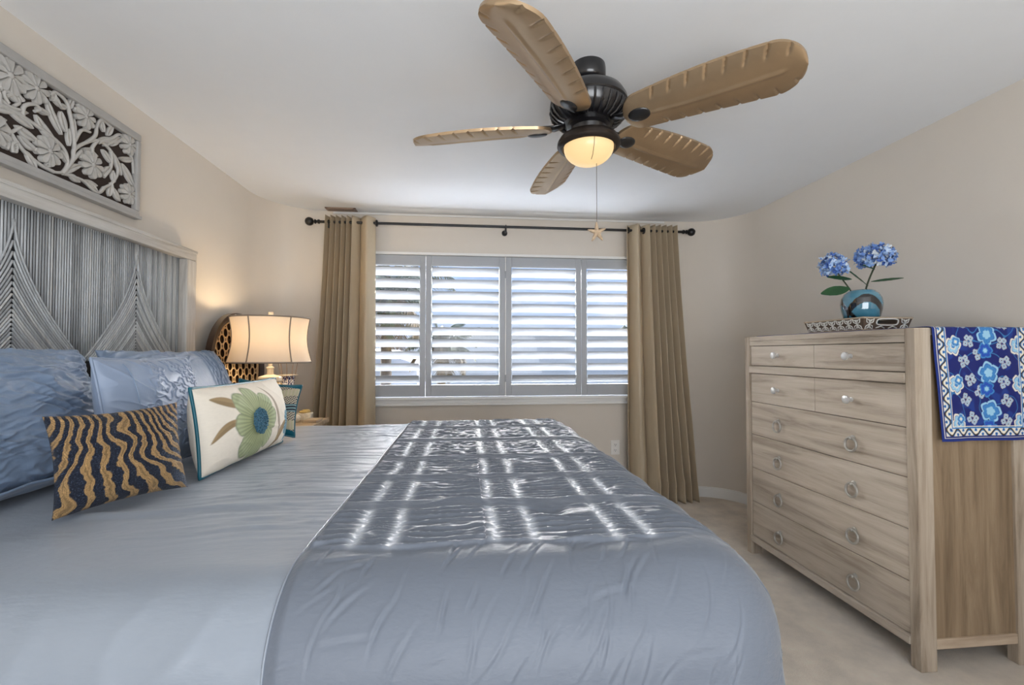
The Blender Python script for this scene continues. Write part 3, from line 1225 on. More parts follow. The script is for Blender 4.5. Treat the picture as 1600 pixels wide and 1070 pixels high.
def zebra_field(u, v):
    x, y = u, v
    wx = .13 * perlin(x * 1.4 + 3, y * 1.8, 61) + .045 * perlin(x * 4, y * 5, 62) + .012 * perlin(x * 14, y * 14, 68)
    fan = .50 * np.clip(x - .05, 0, 1) * (y - .1) * 1.2 - .30 * np.clip(-x - .25, 0, 1) * (y + .2) * 1.6
    # the stripe count changes with height, so stripes fork and close
    cnt = 4.3 + .9 * sstep(-.25, .25, y + .35 * np.sin(x * 4)) + .6 * sstep(.3, .7, x)
    ph = (x + wx + .12 * y + fan) * 2 * PI * cnt + 1.0 * np.sin(y * 3.1 + 1) + 1.6 * perlin(x * 1.6, y * 2.6, 63)
    eye = 2.6 * np.exp(-(((x - .32) / .22) ** 2 + ((y + .25) / .3) ** 2))
    ph = ph + eye
    wdt = .10 + .45 * perlin(x * 3, y * 3, 69)
    return np.clip(np.sin(ph) + .5 * wdt, -1, 1), ph


def zebra_col(u, v, side):
    if side < 0:
        return np.broadcast_to(NAVY, u.shape + (3,)).copy()
    s, ph = zebra_field(u, v)
    g = sstep(.10, .22, s + .25 * perlin(u * 22, v * 18, 65))
    strands = .78 + .30 * np.cos(np.arcsin(np.clip(s, -1, 1)) * 14)
    sp = perlin(u * 60, v * 50, 64)
    dark = NAVY[None, None] * (1 + 0 * s[..., None]) + np.clip(sp - .35, 0, 1)[..., None] * SILV * 1.3
    right = sstep(.55, .95, u + .2 * perlin(u * 2, v * 3, 66))[..., None]
    dark = dark + right * SILV * .30 * (.5 + np.clip(perlin(u * 40, v * 40, 67), -.5, 1))[..., None]
    gold = GOLD[None, None] * (strands * (1 + .25 * sp))[..., None]
    c = dark * (1 - g[..., None]) + gold * g[..., None]
    return np.clip(c, 0, 1)


def zebra_disp(u, v):
    s, ph = zebra_field(u, v)
    return .0025 * sstep(.0, .3, s) + .0012 * perlin(u * 60, v * 50, 64)


r4, s4 = pillow('beaded_cushion', 'small zebra striped cushion beaded in gold and navy', (-.892, 1.29, TOPZ + .002), (.604, .797), .24, .285, .250, .135, M['beads'], zebra_disp, zebra_col, n=(260, 210), ear=.085, roll=.03)

CREAM = np.array(lin((226, 217, 202)))
OLIVE, TAUPE = np.array(lin((150, 158, 118))), np.array(lin((150, 128, 96)))
LBLUE = np.array(lin((118, 158, 172)))
FW, FH = .60, .285


def floral_col(u, v, side):
    x, y = u * FW / 2, v * FH / 2
    c = np.broadcast_to(CREAM, u.shape + (3,)).copy() * (1 + .03 * perlin(u * 30, v * 30, 71))[..., None]
    if side < 0:
        return c
    cx, cy = -.085, -.004
    d = np.hypot(x - cx, y - cy)
    an = np.arctan2(y - cy, x - cx)
    # petals
    k = 8
    ph = an * k / 2 + .25 * perlin(an * 2, 0 * an, 72)
    rim = .134 * (.74 + .26 * np.abs(np.cos(ph)) ** .5) * (1 + .08 * np.sin(an * 3 + 1))
    inp = sstep(.003, -.003, d - rim)
    line = np.exp(-((np.abs(d - rim)) / .003) ** 2) + .8 * np.exp(-(np.abs(np.cos(ph)) / .10) ** 2) * sstep(.03, .06, d)
    vein = .5 + .5 * np.cos(an * 44)
    pet = OLIVE * (.80 + .35 * vein[..., None]) + sstep(.07, .12, d)[..., None] * (np.array(lin((176, 184, 150))) - OLIVE) * .5
    c = c * (1 - inp[..., None]) + pet * inp[..., None]
    ln = np.clip(line, 0, 1)[..., None] * sstep(.012, -.002, d - rim)[..., None] * .65
    c = c * (1 - ln) + np.array(lin((92, 108, 78))) * ln

    def leaf(x0, y0, x1, y1, wd, bend, col):
        nonlocal c
        dx, dy = x1 - x0, y1 - y0
        L = math.hypot(dx, dy)
        tx, ty = dx / L, dy / L
        q = ((x - x0) * tx + (y - y0) * ty) / L
        o = -(x - x0) * ty + (y - y0) * tx - bend * np.sin(np.clip(q, 0, 1) * PI)
        wv = wd * np.sin(np.clip(q, 0, 1) * PI) ** .7
        msk = (sstep(.002, -.002, np.abs(o) - wv) * (q > 0) * (q < 1) * (1 - inp))[..., None]
        c = c * (1 - msk) + col * (.9 + .2 * (o > 0))[..., None] * msk
    leaf(-.285, -.045, -.16, .012, .013, .022, TAUPE)
    leaf(-.27, .10, -.165, .055, .017, .006, TAUPE)
    leaf(.02, .125, .09, -.14, .011, .030, np.array(lin((160, 146, 128))))
    leaf(.07, -.14, .19, -.03, .020, .015, TAUPE)
    # second blue flower running over the right edge
    d2 = np.hypot(x - .235, y + .045)
    a2 = np.arctan2(y + .045, x - .235)
    rim2 = .085 * (.75 + .25 * np.abs(np.cos(a2 * 3.5)))
    m2 = sstep(.003, -.003, d2 - rim2)[..., None]
    c = c * (1 - m2) + LBLUE * (.8 + .3 * np.cos(a2 * 30))[..., None] * m2
    return np.clip(c, 0, 1)


def floral_disp(u, v):
    x, y = u * FW / 2, v * FH / 2
    d = np.hypot(x + .085, y + .004)
    return .003 * sstep(.134, .120, d) + .0035 * perlin(x * 9, y * 9, 74) + .002 * ridged(x * 6, y * 16, 75) ** 3


r5, s5 = pillow('floral_cushion', 'cream lumbar cushion with a large green and blue flower', (-.826, 1.807, TOPZ), (.02, 1), .12, FW, FH, .19, M['vcol_cloth'], floral_disp, floral_col, n=(240, 150), ear=.04)
piping(r5, s5, M['teal'], .0055)
b = MB()
for k in range(150):
    a = k * 2.39996
    rr = .043 * math.sqrt(k / 150)
    x, yy, zz = s5(np.array((-.085 + rr * math.cos(a)) / (FW / 2)), np.array((-.004 + rr * 1.05 * math.sin(a)) / (FH / 2)), 1)
    mm = Matrix.Rotation(random.uniform(0, 6.28), 4, 'Z') @ Matrix.Rotation(random.uniform(.6, 1.5), 4, 'X')
    b.torus((float(x), float(yy), float(zz) + .008 + random.uniform(0, .003)), .0050, .0018, mm, 9, 5)
b.build('yarn_flower_center', M['yarn'], r5, smooth=True, world=False)


def diamond_col(u, v, side):
    TE = np.array(lin((8, 84, 100)))
    if side < 0:
        return np.broadcast_to(TE, u.shape + (3,)).copy()
    x, y = u * .18, v * .17
    p = y - .35 * x
    band = np.floor((p + .30) / .055).astype(int) % 4
    A = np.array(lin((204, 192, 166)))
    Nv = np.array(lin((40, 44, 60)))
    lat = np.minimum(np.abs(np.sin((x + y) * 190)), np.abs(np.sin((x - y) * 190)))
    c_l = np.where((lat < .42)[..., None], A, Nv)
    zig = np.sin((p * 320))
    c_z = np.where((zig > .1)[..., None], np.array(lin((120, 150, 154))), Nv * .8)
    c_b = np.where((np.sin(x * 300) > .0)[..., None], A * .8, np.array(lin((176, 170, 140))))
    c = np.where((band == 0)[..., None], c_z, np.where((band == 2)[..., None], c_b, c_l))
    tm = (np.maximum(sstep(.80, .84, np.abs(v)), sstep(-.60, -.68, u) * sstep(.25, .35, v)))[..., None]
    return c * (1 - tm) + TE * tm


r6, s6 = pillow('patterned_cushion', 'teal cushion with lattice print, tucked behind the cream floral one', (-.915, 2.13, TOPZ + .026), (.90, .43), .42, .265, .255, .12, M['vcol_cloth'], lambda u, v: .003 * perlin(u * 3, v * 3, 81), diamond_col, n=(170, 150), ear=.09, roll=-.16)
piping(r6, s6, M['teal'], .005)

# ------------------------------------------------------------------ nightstand and what stands on it
NSZ = .79
ns = thing('nightstand', 'bleached wood nightstand mostly hidden behind the bed', 'nightstand', (-1.27, 3.10, 0))
b = MB()
b.box(-1.555, -1.0, 2.78, 3.42, NSZ - .03, NSZ, .006)
b.build('table_top', M['stand'], ns)
b = MB()
b.box(-1.54, -1.02, 2.82, 3.38, .15, NSZ - .03, .004)
b.build('body', M['stand'], ns)
for zz in (.18, .47):
    b = MB()
    b.box(-1.02, -1.005, 2.84, 3.36, zz, zz + .26, .004)
    d_ = b.build('drawer', M['stand'], ns)
    b = MB()
    b.sphere((-.992, 3.10, zz + .13), .014)
    b.build('knob', M['nickel'], d_, smooth=True)
for xx in (-1.52, -1.07):
    for yy in (2.83, 3.33):
        b = MB()
        b.box(xx, xx + .04, yy, yy + .04, 0, .15, .004)
        b.build('leg', M['stand'], ns)

LX, LY = -1.232, 2.97
lamp = thing('table_lamp', 'lit table lamp with cream drum shade and trellis jar base', 'lamp', (LX, LY, NSZ))
b = MB()
JW, JG = np.array(lin((232, 224, 208))), np.array(lin((196, 160, 96)))


def jar_col(a, h, k):
    p1 = abs(((a * 9 + h * 22) % 1) - .5)
    p2 = abs(((a * 9 - h * 22) % 1) - .5)
    return tuple(JW if min(p1, p2) < .13 else JG)


prof = []
for k in range(61):
    q = k / 60
    h_ = q * .285
    r_ = .070 + .062 * math.sin(PI * min(1, q * .92 + .08)) ** .8 - .018 * q
    prof.append((r_, h_ + .01))
b.lathe([(0, .01)] + prof + [(.0, prof[-1][1])], (LX, LY, NSZ), 144, colf=jar_col)
b.build('jar_body', M['jar_lattice'], lamp, smooth=True, cols=True)
b = MB()
b.lathe([(0, 0), (.078, 0), (.080, .008), (.072, .012), (0, .012)], (LX, LY, NSZ), 32)
b.build('foot', M['cream'], lamp, smooth=40)
b = MB()
b.lathe([(0, .292), (.055, .292), (.068, .298), (.070, .315), (.066, .325), (.045, .332), (.022, .338), (.018, .35), (.018, .372), (.024, .376), (.024, .384), (.012, .388), (.010, .42), (0, .42)], (LX, LY, NSZ), 40)
b.build('cap', M['cream'], lamp, smooth=40)
b = MB()
zb, zt = 1.206, 1.484


def shade_r(q):
    return .236 - .022 * math.sin(PI * q) - .012 * q


seg = 64
pr = [(shade_r(q), zb + (zt - zb) * q) for q in np.linspace(0, 1, 17)]
b.lathe([(r, z) for r, z in pr], (LX, LY, 0), seg)
sh = b.build('lamp_shade', M['shade'], lamp, smooth=True)
b = MB()
for q in (0, 1):
    b.torus((LX, LY, zb + (zt - zb) * q), shade_r(q) + .001, .0045, None, 64, 8)
A0 = math.atan2(-LY, -LX)
for k in range(6):
    a = A0 - .55 + k * PI / 3
    b.tube([(LX + (shade_r(q) + .0015) * math.cos(a), LY + (shade_r(q) + .0015) * math.sin(a), zb + (zt - zb) * q) for q in np.linspace(0, 1, 10)], .0038, 6)
b.build('shade_braid', M['shade_trim'], sh, smooth=True)
b = MB()
for a in (0, 2.1, 4.2):
    b.cyl((LX, LY, 1.46), (LX + .235 * math.cos(a), LY + .235 * math.sin(a), 1.488), .002, 6)
b.cyl((LX, LY, 1.20), (LX, LY, 1.26), .012, 12)
b.tube([(LX - .05 * math.sin(PI * q), LY, 1.22 + .25 * q) for q in np.linspace(0, 1, 12)], .002, 6)
b.build('harp', M['nickel'], lamp, smooth=40)
b = MB()
b.lathe([(0, 1.47), (.012, 1.47), (.012, 1.49), (.006, 1.492), (.006, 1.500), (.015, 1.502), (.015, 1.522), (0, 1.523)], (LX, LY, 0), 12)
b.build('finial', M['cream'], lamp, smooth=40)
b = MB()
b.sphere((LX, LY, 1.315), .03, 16, 10, (1, 1, 1.3))
bulb = b.build('bulb', M['bulb'], lamp, smooth=True)
pl = bpy.data.lights.new('table_lamp_glow', 'POINT')
pl.energy = 4.6
pl.color = (1, .78, .50)
pl.shadow_soft_size = .045
plo = bpy.data.objects.new('table_lamp_glow', pl)
COL.objects.link(plo)
plo.location = (LX, LY, 1.37)

# round lattice mirror leaning on the wall
mir = thing('round_mirror', 'round dark framed mirror with cream lattice leaning on the wall behind the lamp', 'mirror', (-1.50, 2.99, NSZ))
MC = Vector((-1.507, 3.10, NSZ + .388))
MR = .345
MM = Matrix.Translation(MC) @ Matrix.Rotation(-.04, 4, 'Y') @ Matrix.Rotation(PI / 2, 4, 'Y')
RM = MM.to_3x3().to_4x4()
b = MB()
b.lathe([(MR - .045, .0), (MR, .0), (MR, .035), (MR - .012, .042), (MR - .030, .036), (MR - .045, .022), (MR - .045, 0)], MC, 72, RM)
b.build('frame', M['dark_wood'], mir, smooth=35)
b = MB()
b.lathe([(0, .004), (MR - .044, .004)], MC, 64, RM)
b.lathe([(0, -.002), (MR - .044, -.002)], MC, 64, RM)
b.build('mirror_disc', M['mirror'], mir)
b = MB()
st = .085
for i in range(-5, 6):
    for j in range(-5, 6):
        for (ox, oy) in ((0, 0), (st / 2, st / 2)):
            cx, cy = i * st + ox, j * st + oy
            if math.hypot(cx, cy) > MR + .01:
                continue
            pts = []
            for k in range(17):
                a = 2 * PI * k / 16
                px, py = cx + st * .36 * math.cos(a), cy + st * .36 * math.sin(a)
                inside = math.hypot(px, py) < MR - .042
                if inside:
                    pts.append(MM @ Vector((px, py, .012)))
                if (not inside or k == 16) and len(pts) > 1:
                    b.tube(pts, .0046, 6)
                    pts = []
                elif not inside:
                    pts = []
b.torus(MC + RM.to_3x3() @ Vector((0, 0, .012)), MR - .052, .007, RM, 64, 8)
b.build('lattice', M['lattice'], mir, smooth=True)

# blue and white vase with reeds
VX, VY = -1.235, 3.265
vs_ = thing('porcelain_vase', 'blue and white porcelain vase behind the table lamp', 'vase', (VX, VY, NSZ))
b = MB()
VB, VWh = np.array(lin((40, 44, 92))), np.array(lin((226, 226, 230)))


def vase_col(a, h, k):
    n1 = float(perlin(np.array(a * 22.0), np.array(h * 55.0), 91))
    n2 = float(perlin(np.array(a * 40.0), np.array(h * 90.0), 92))
    if abs(h - .235) < .004 or abs(h - .30) < .003:
        return tuple(VB)
    return tuple(VB if abs(n1) + .4 * n2 < .28 else VWh)


pv = [(.036, 0), (.038, .01), (.040, .05), (.052, .10), (.066, .16), (.072, .20), (.068, .225), (.050, .245), (.040, .256), (.042, .28), (.046, .318)]
pvd = []
for k in range(len(pv) - 1):
    for q in np.linspace(0, 1, 7)[:-1]:
        pvd.append((pv[k][0] + (pv[k + 1][0] - pv[k][0]) * q, pv[k][1] + (pv[k + 1][1] - pv[k][1]) * q))
pvd.append(pv[-1])
b.lathe([(0, 0)] + pvd, (VX, VY, NSZ), 120, colf=vase_col)
b.build('vase_body', M['vcol_gloss'], vs_, smooth=True, cols=True)
b = MB()
b.lathe([(.03, .318), (.062, .318), (.064, .322), (.03, .326), (.03, .318)], (VX, VY, NSZ), 40)
b.build('rim', M['cream'], vs_, smooth=40)
for k in range(9):
    a = k * .7
    b = MB()
    x_, y_ = VX + .012 * math.cos(a), VY + .012 * math.sin(a)
    b.cyl((x_, y_, NSZ + .10), (x_ + .055 * math.cos(a), y_ + .055 * math.sin(a), NSZ + .44), .0016, 6)
    tag(b.build('diffuser_reed', M['reedstick']), 'thin brown stick standing in the blue and white vase', 'stick', 'reeds in the porcelain vase')

# shells and a wrapped box on the nightstand edge
bx = thing('keepsake_box', 'small pale box tied with gold cord on the nightstand edge', 'box', (-1.13, 3.30, NSZ))
b = MB()
b.box(-1.185, -1.085, 3.27, 3.34, NSZ, NSZ + .055, .01)
b.build('box_body', M['shell'], bx, smooth=40)
b = MB()
b.torus((-1.135, 3.305, NSZ + .06), .030, .008, None, 20, 8, )
b.torus((-1.125, 3.30, NSZ + .068), .020, .007, None, 20, 8)
b.build('cord', M['wicker'], bx, smooth=True)
b = MB()
mm = Matrix.Rotation(.4, 4, 'Z')
b.sphere((-1.165, 3.20, NSZ + .028), .03, 20, 12, (1.25, 1.0, .93), mm)
for k in range(len(b.v)):
    p_ = Vector(b.v[k])
    d = (p_ - Vector((-1.165, 3.20, NSZ + .028)))
    an = math.atan2(d.y, d.x)
    b.v[k] = tuple(Vector((-1.165, 3.20, NSZ + .028)) + d * (1 + .08 * math.cos(an * 9)))
tag(b.build('seashell', M['shell'], smooth=True), 'ribbed pale seashell beside the corded keepsake box', 'shell')
b = MB()
b.box(-1.10, -1.01, 3.16, 3.30, NSZ, NSZ + .018, .004)
tag(b.build('wooden_coaster', M['stand'], smooth=30), 'flat light wood block at the nightstand corner by the curtain', 'coaster')
# ------------------------------------------------------------------ carved wall panel
PXW = XL + .002
PY0, PY1, PZ0, PZ1 = 1.095, 2.283, 1.900, 2.300
art = thing('carved_wall_panel', 'grey carved wooden floral panel hung above the headboard', 'wall art', (XL, 1.689, PZ0))
b = MB()
fw = .034
b.box(PXW, PXW + .028, PY0, PY1, PZ1 - fw, PZ1, .005)
b.box(PXW, PXW + .028, PY0, PY1, PZ0, PZ0 + fw, .005)
b.box(PXW, PXW + .034, PY0 - .004, PY1 + .004, PZ0 - .004, PZ0 + .012, .003)
b.box(PXW, PXW + .028, PY1 - fw * .7, PY1, PZ0 + fw, PZ1 - fw, .005)
b.box(PXW, PXW + .028, PY0, PY0 + fw * .7, PZ0 + fw, PZ1 - fw, .005)
b.build('frame', M['carve_frame'], art)
b = MB()
b.box(PXW, PXW + .004, PY0 + .01, PY1 - .01, PZ0 + .01, PZ1 - .01)
b.build('backing', M['carve_back'], art)


def pp(zx, zy):
    """point of the panel seen in the reference crop -> (y, z) on the panel"""
    q = at(zx / 3.6917, 60 + zy / 3.6897, 0, PXW + .012)
    return (q.y, q.z)


def clampy(y, z, m=.0):
    return (min(max(y, PY0 + fw * .6 + m), PY1 - fw * .6 - m), min(max(z, PZ0 + fw * .8 + m), PZ1 - fw * .8 - m))


def carved_flower(y, z, r, k=9, rot=0.):
    y, z = clampy(y, z, r * .8)
    b = MB()
    for i in range(k):
        a = rot + 2 * PI * i / k
        # one petal: a rounded wedge, dished
        pts = []
        for q in range(13):
            s = q / 12
            rs = .18 * r + s * .82 * r
            ww = max(.0006, math.tan(PI / k) * .84 * rs * (1 if s < .62 else math.sqrt(max(0, 1 - ((s - .62) / .38) ** 2))) * (1 - .25 * max(0, s - .5)))
            pts.append((.18 * r + s * .82 * r, ww))
        vv, ff = [], []
        for (rr_, w_) in pts:
            for (o_, hgt) in ((-w_, .012), (-w_ * .9, .021), (0, .018), (w_ * .9, .021), (w_, .012)):
                hh = hgt * (1 - .25 * (rr_ / r) ** 2)
                vv.append((PXW + hh + .004, y + rr_ * math.cos(a) - o_ * math.sin(a), z + rr_ * math.sin(a) + o_ * math.cos(a)))
        for q in range(12):
            for j in range(4):
                ff.append((q * 5 + j, q * 5 + j + 1, (q + 1) * 5 + j + 1, (q + 1) * 5 + j))
        n0 = len(vv)
        for (rr_, w_) in pts:
            for o_ in (-w_, w_):
                vv.append((PXW + .003, y + rr_ * math.cos(a) - o_ * math.sin(a), z + rr_ * math.sin(a) + o_ * math.cos(a)))
        for q in range(12):
            ff.append((q * 5, (q + 1) * 5, n0 + (q + 1) * 2, n0 + q * 2))
            ff.append((q * 5 + 4, n0 + q * 2 + 1, n0 + (q + 1) * 2 + 1, (q + 1) * 5 + 4))
        ff.append((60, 61, 62, 63, 64, n0 + 25, n0 + 24))
        b.add(vv, ff)
    b.sphere((PXW + .02, y, z), r * .19, 12, 8, (.6, 1, 1))
    b.build('flower', M['carve'], art, smooth=50)


def carved_leaf(bm_, p0, p1, wd, bend=0., hgt=.020):
    p0, p1 = Vector(clampy(*p0)), Vector(clampy(*p1))
    d = p1 - p0
    L = d.length
    if L < 1e-4:
        return
    t = d / L
    n = Vector((-t.y, t.x))
    vv, ff = [], []
    m = 12
    for i in range(m + 1):
        s = i / m
        w_ = wd * (math.sin(PI * min(1, s * .985 + .012)) ** .72) + .0006
        c = p0 + d * s + n * bend * math.sin(PI * s)
        for (o_, hh) in ((-1, .004), (-1, hgt * .62), (-.75, hgt * .80), (-.12, hgt * .72), (0, hgt * .55), (.12, hgt * .72), (.75, hgt * .80), (1, hgt * .62), (1, .004)):
            q = c + n * (o_ * w_)
            q = clampy(q.x, q.y, -.004)
            vv.append((PXW + hh, q[0], q[1]))
    for i in range(m):
        for j in range(8):
            ff.append((i * 9 + j, i * 9 + j + 1, (i + 1) * 9 + j + 1, (i + 1) * 9 + j))
    ff.append(tuple(range(9)))
    ff.append(tuple(m * 9 + j for j in range(9)))
    bm_.add(vv, ff)


def vine(bm_, pts, r0, r1):
    P_ = [Vector(clampy(*p)) for p in pts]
    out = []
    n = len(P_)
    for i in range(n - 1):  # Catmull-Rom
        a, b2, c, d = P_[max(i - 1, 0)], P_[i], P_[i + 1], P_[min(i + 2, n - 1)]
        for k in range(6):
            t = k / 6
            out.append(.5 * ((2 * b2) + (c - a) * t + (2 * a - 5 * b2 + 4 * c - d) * t * t + (3 * b2 - a - 3 * c + d) * t ** 3))
    out.append(P_[-1])
    m = len(out)
    bm_.tube([(PXW + .011, q.x, q.y) for q in out], [r0 + (r1 - r0) * i / (m - 1) for i in range(m)], 8, up=(1, 0, 0), flat=(1, 1.1))


FL = [((195, 285), .060), ((485, 450), .055), ((275, 650), .060), ((525, 728), .062), ((737, 612), .052), ((737, 897), .052), ((45, 210), .070), ((-40, 520), .06)]
LV = [  # tip pairs in crop pixels: base, tip, width, bend
    ((330, 610), (205, 440), 26, .006), ((160, 430), (0, 385), 20, .004), ((190, 520), (40, 405), 24, -.004), ((215, 590), (90, 500), 26, .004),
    ((215, 650), (110, 560), 22, .004), ((355, 555), (265, 345), 20, .002), ((380, 540), (350, 420), 24, .0), ((400, 620), (395, 520), 14, 0),
    ((430, 610), (425, 460), 16, .0), ((350, 395), (280, 300), 20, -.004), ((400, 405), (420, 340), 18, 0), ((385, 400), (345, 385), 16, 0),
    ((560, 590), (690, 600), 18, .006), ((600, 620), (680, 560), 16, 0), ((590, 640), (640, 720), 18, .004), ((650, 660), (700, 790), 18, .004),
    ((690, 690), (780, 700), 16, -.004), ((700, 720), (780, 860), 24, .004), ((640, 740), (590, 790), 18, 0), ((650, 760), (660, 830), 16, 0),
    ((650, 860), (690, 940), 20, 0), ((640, 850), (630, 910), 16, 0), ((600, 540), (585, 470), 16, 0), ((620, 560), (650, 510), 16, 0),
    ((360, 780), (470, 730), 20, .004), ((400, 780), (460, 830), 18, 0), ((480, 820), (560, 850), 18, .0), ((345, 640), (390, 720), 16, .003),
    ((150, 650), (210, 760), 20, .003), ((100, 620), (70, 650), 16, .0), ((60, 560), (95, 660), 18, .003), ((20, 600), (45, 640), 18, 0),
    ((90, 260), (140, 220), 18, 0), ((70, 300), (120, 300), 20, 0), ((30, 330), (90, 330), 16, 0), ((110, 340), (140, 360), 14, 0), ((210, 400), (285, 440), 18, 0),
    ((560, 880), (500, 815), 16, 0), ((700, 570), (640, 620), 16, 0), ((260, 740), (330, 700), 18, 0), ((540, 640), (470, 640), 16, .004), ((320, 320), (300, 360), 14, 0)]
VN = [[(0, 380), (130, 450), (290, 560), (370, 640), (390, 720), (360, 770), (310, 770)], [(360, 780), (420, 700), (430, 640), (500, 600), (570, 590), (640, 650), (680, 760), (650, 830), (600, 860)],
      [(430, 640), (420, 520), (400, 420), (380, 360), (320, 310), (290, 330)], [(500, 600), (550, 560), (560, 500), (590, 470), (640, 510)], [(570, 600), (640, 580), (700, 560), (760, 690), (770, 780)],
      [(130, 450), (140, 390), (200, 380), (230, 410), (200, 420)], [(0, 290), (60, 260), (120, 170)], [(40, 330), (90, 330), (110, 370), (80, 390)], [(420, 700), (470, 650), (460, 690)],
      [(310, 770), (220, 720), (130, 640), (60, 540), (0, 450)], [(600, 860), (560, 890), (480, 820), (400, 790), (360, 780)], [(430, 590), (470, 530), (520, 540)], [(640, 650), (640, 740), (600, 800)], [(640, 830), (660, 900), (690, 930)],
      [(20, 560), (50, 600), (40, 640)], [(560, 590), (530, 640), (560, 680)]]
bl, bv = MB(), MB()
for (p, r) in FL:
    y, z = pp(*p)
    if y < 1.689:
        y = max(y, 1.60)
    carved_flower(y, z, r * .92, 9, random.random())
    ym = 2 * 1.689 - y
    if ym < 1.56:
        carved_flower(ym, z, r, 9, random.random())
for (a, c, wd, bend) in LV:
    p0, p1 = pp(*a), pp(*c)
    w_ = wd / 3.69 * p0[0] / 700 * .92
    carved_leaf(bl, p0, p1, w_, bend)
    m0, m1 = (2 * 1.689 - p0[0], p0[1]), (2 * 1.689 - p1[0], p1[1])
    carved_leaf(bl, m0, m1, w_, -bend)
for pts in VN:
    q = [pp(*p) for p in pts]
    vine(bv, q, .0075, .0055)
    vine(bv, [(2 * 1.689 - y, z) for (y, z) in q], .0075, .0055)
o = bl.build('leaves', M['carve'], art, smooth=60)
bv.build('vines', M['carve'], art, smooth=60)

# ------------------------------------------------------------------ dresser
DX, DXB, DY0, DY1, DZ = 1.789, 2.300, 1.627, 2.730, 1.366
dr = thing('dresser', 'tall weathered wood chest of drawers against the right wall', 'dresser', ((DX + DXB) / 2, (DY0 + DY1) / 2, 0))
for (xa, xb) in ((DX, DX + .072), (DXB - .072, DXB)):
    for (ya, yb) in ((DY0, DY0 + .043), (DY1 - .043, DY1)):
        b = MB()
        b.box(xa, xb, ya, yb, 0, DZ, .004)
        b.build('post', M['dw_z'], dr)
ya, yb = DY0 + .043, DY1 - .043
b = MB()
b.box(DX + .002, DXB, ya, yb, DZ - .030, DZ - .0005, .003)
b.box(DX + .072, DXB - .072, DY0 + .002, ya, DZ - .030, DZ - .0005, .003)
b.box(DX + .072, DXB - .072, yb, DY1 - .002, DZ - .030, DZ - .0005, .003)
b.build('dresser_top', M['dw_y'], dr)
b = MB()
b.box(DX + .004, DX + .035, ya, yb, 1.308, DZ - .030, .002)
b.build('top_rail', M['dw_y'], dr)
b = MB()
b.box(DX - .004, DX + .035, ya, yb, 1.139, 1.183, .004)
b.build('middle_rail', M['dw_y'], dr)
b = MB()
b.box(DX - .006, DX + .035, ya - .002, yb + .002, .086, .121, .004)
b.build('bottom_rail', M['dw_y'], dr)
b = MB()
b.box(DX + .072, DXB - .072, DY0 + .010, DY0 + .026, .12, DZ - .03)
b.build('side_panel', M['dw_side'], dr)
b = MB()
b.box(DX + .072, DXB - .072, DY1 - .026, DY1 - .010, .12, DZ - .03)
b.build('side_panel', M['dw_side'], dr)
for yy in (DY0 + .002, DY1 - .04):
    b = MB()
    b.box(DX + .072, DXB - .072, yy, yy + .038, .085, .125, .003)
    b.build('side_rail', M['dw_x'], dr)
b = MB()
b.box(DX + .030, DXB - .01, ya - .012, yb + .012, .10, DZ - .03)
b.build('carcass', M['darkgap'], dr)
ym = 2.162


def knob(parent, y, z):
    b = MB()
    mm = Matrix.Rotation(-PI / 2, 4, 'Y')
    b.lathe([(0, 0), (.011, 0), (.011, .003), (.0055, .006), (.0055, .020), (.010, .024), (.019, .026), (.019, .034), (.016, .036), (0, .0355)], (DX + .008, y, z), 20, mm)
    b.build('knob', M['nickel'], parent, smooth=40)


def ring_pull(parent, y, z):
    b = MB()
    mm = Matrix.Rotation(-PI / 2, 4, 'Y')
    b.lathe([(0, 0), (.013, 0), (.013, .003), (.008, .006), (.006, .014), (.009, .018), (0, .020)], (DX + .008, y, z + .030), 16, mm)
    b.sphere((DX - .008, y, z + .030), .008, 12, 8)
    b.torus((DX - .006, y, z), .031, .0055, Matrix.Rotation(PI / 2 + .06, 4, 'Y'), 36, 10)
    b.build('ring_pull', M['pewter'], parent, smooth=40)


for (z0, z1, kz) in ((1.186, 1.305, 1.249), (.960, 1.136, 1.046)):
    for (q0, q1, ky) in ((ya + .003, ym - .001, 1.938), (ym + .001, yb - .006, 2.436)):
        b = MB()
        b.box(DX + .008, DX + .030, q0, q1, z0, z1, .0025)
        d_ = b.build('drawer', M['dw_y'], dr)
        knob(d_, ky, kz)
for (z0, z1, kz) in ((.756, .957, .838), (.547, .753, .626), (.337, .544, .413), (.124, .334, .200)):
    b = MB()
    b.box(DX + .008, DX + .030, ya + .003, yb - .006, z0, z1, .0025)
    d_ = b.build('drawer', M['dw_y'], dr)
    ring_pull(d_, 1.933, kz)
    ring_pull(d_, 2.434, kz)

# ------------------------------------------------------------------ runner lying along the dresser top and hanging down its near side
RX0, RX1 = 1.858, 2.302
L_top, L_hang = 1.085, .455
nu_, nv_ = 300, 420


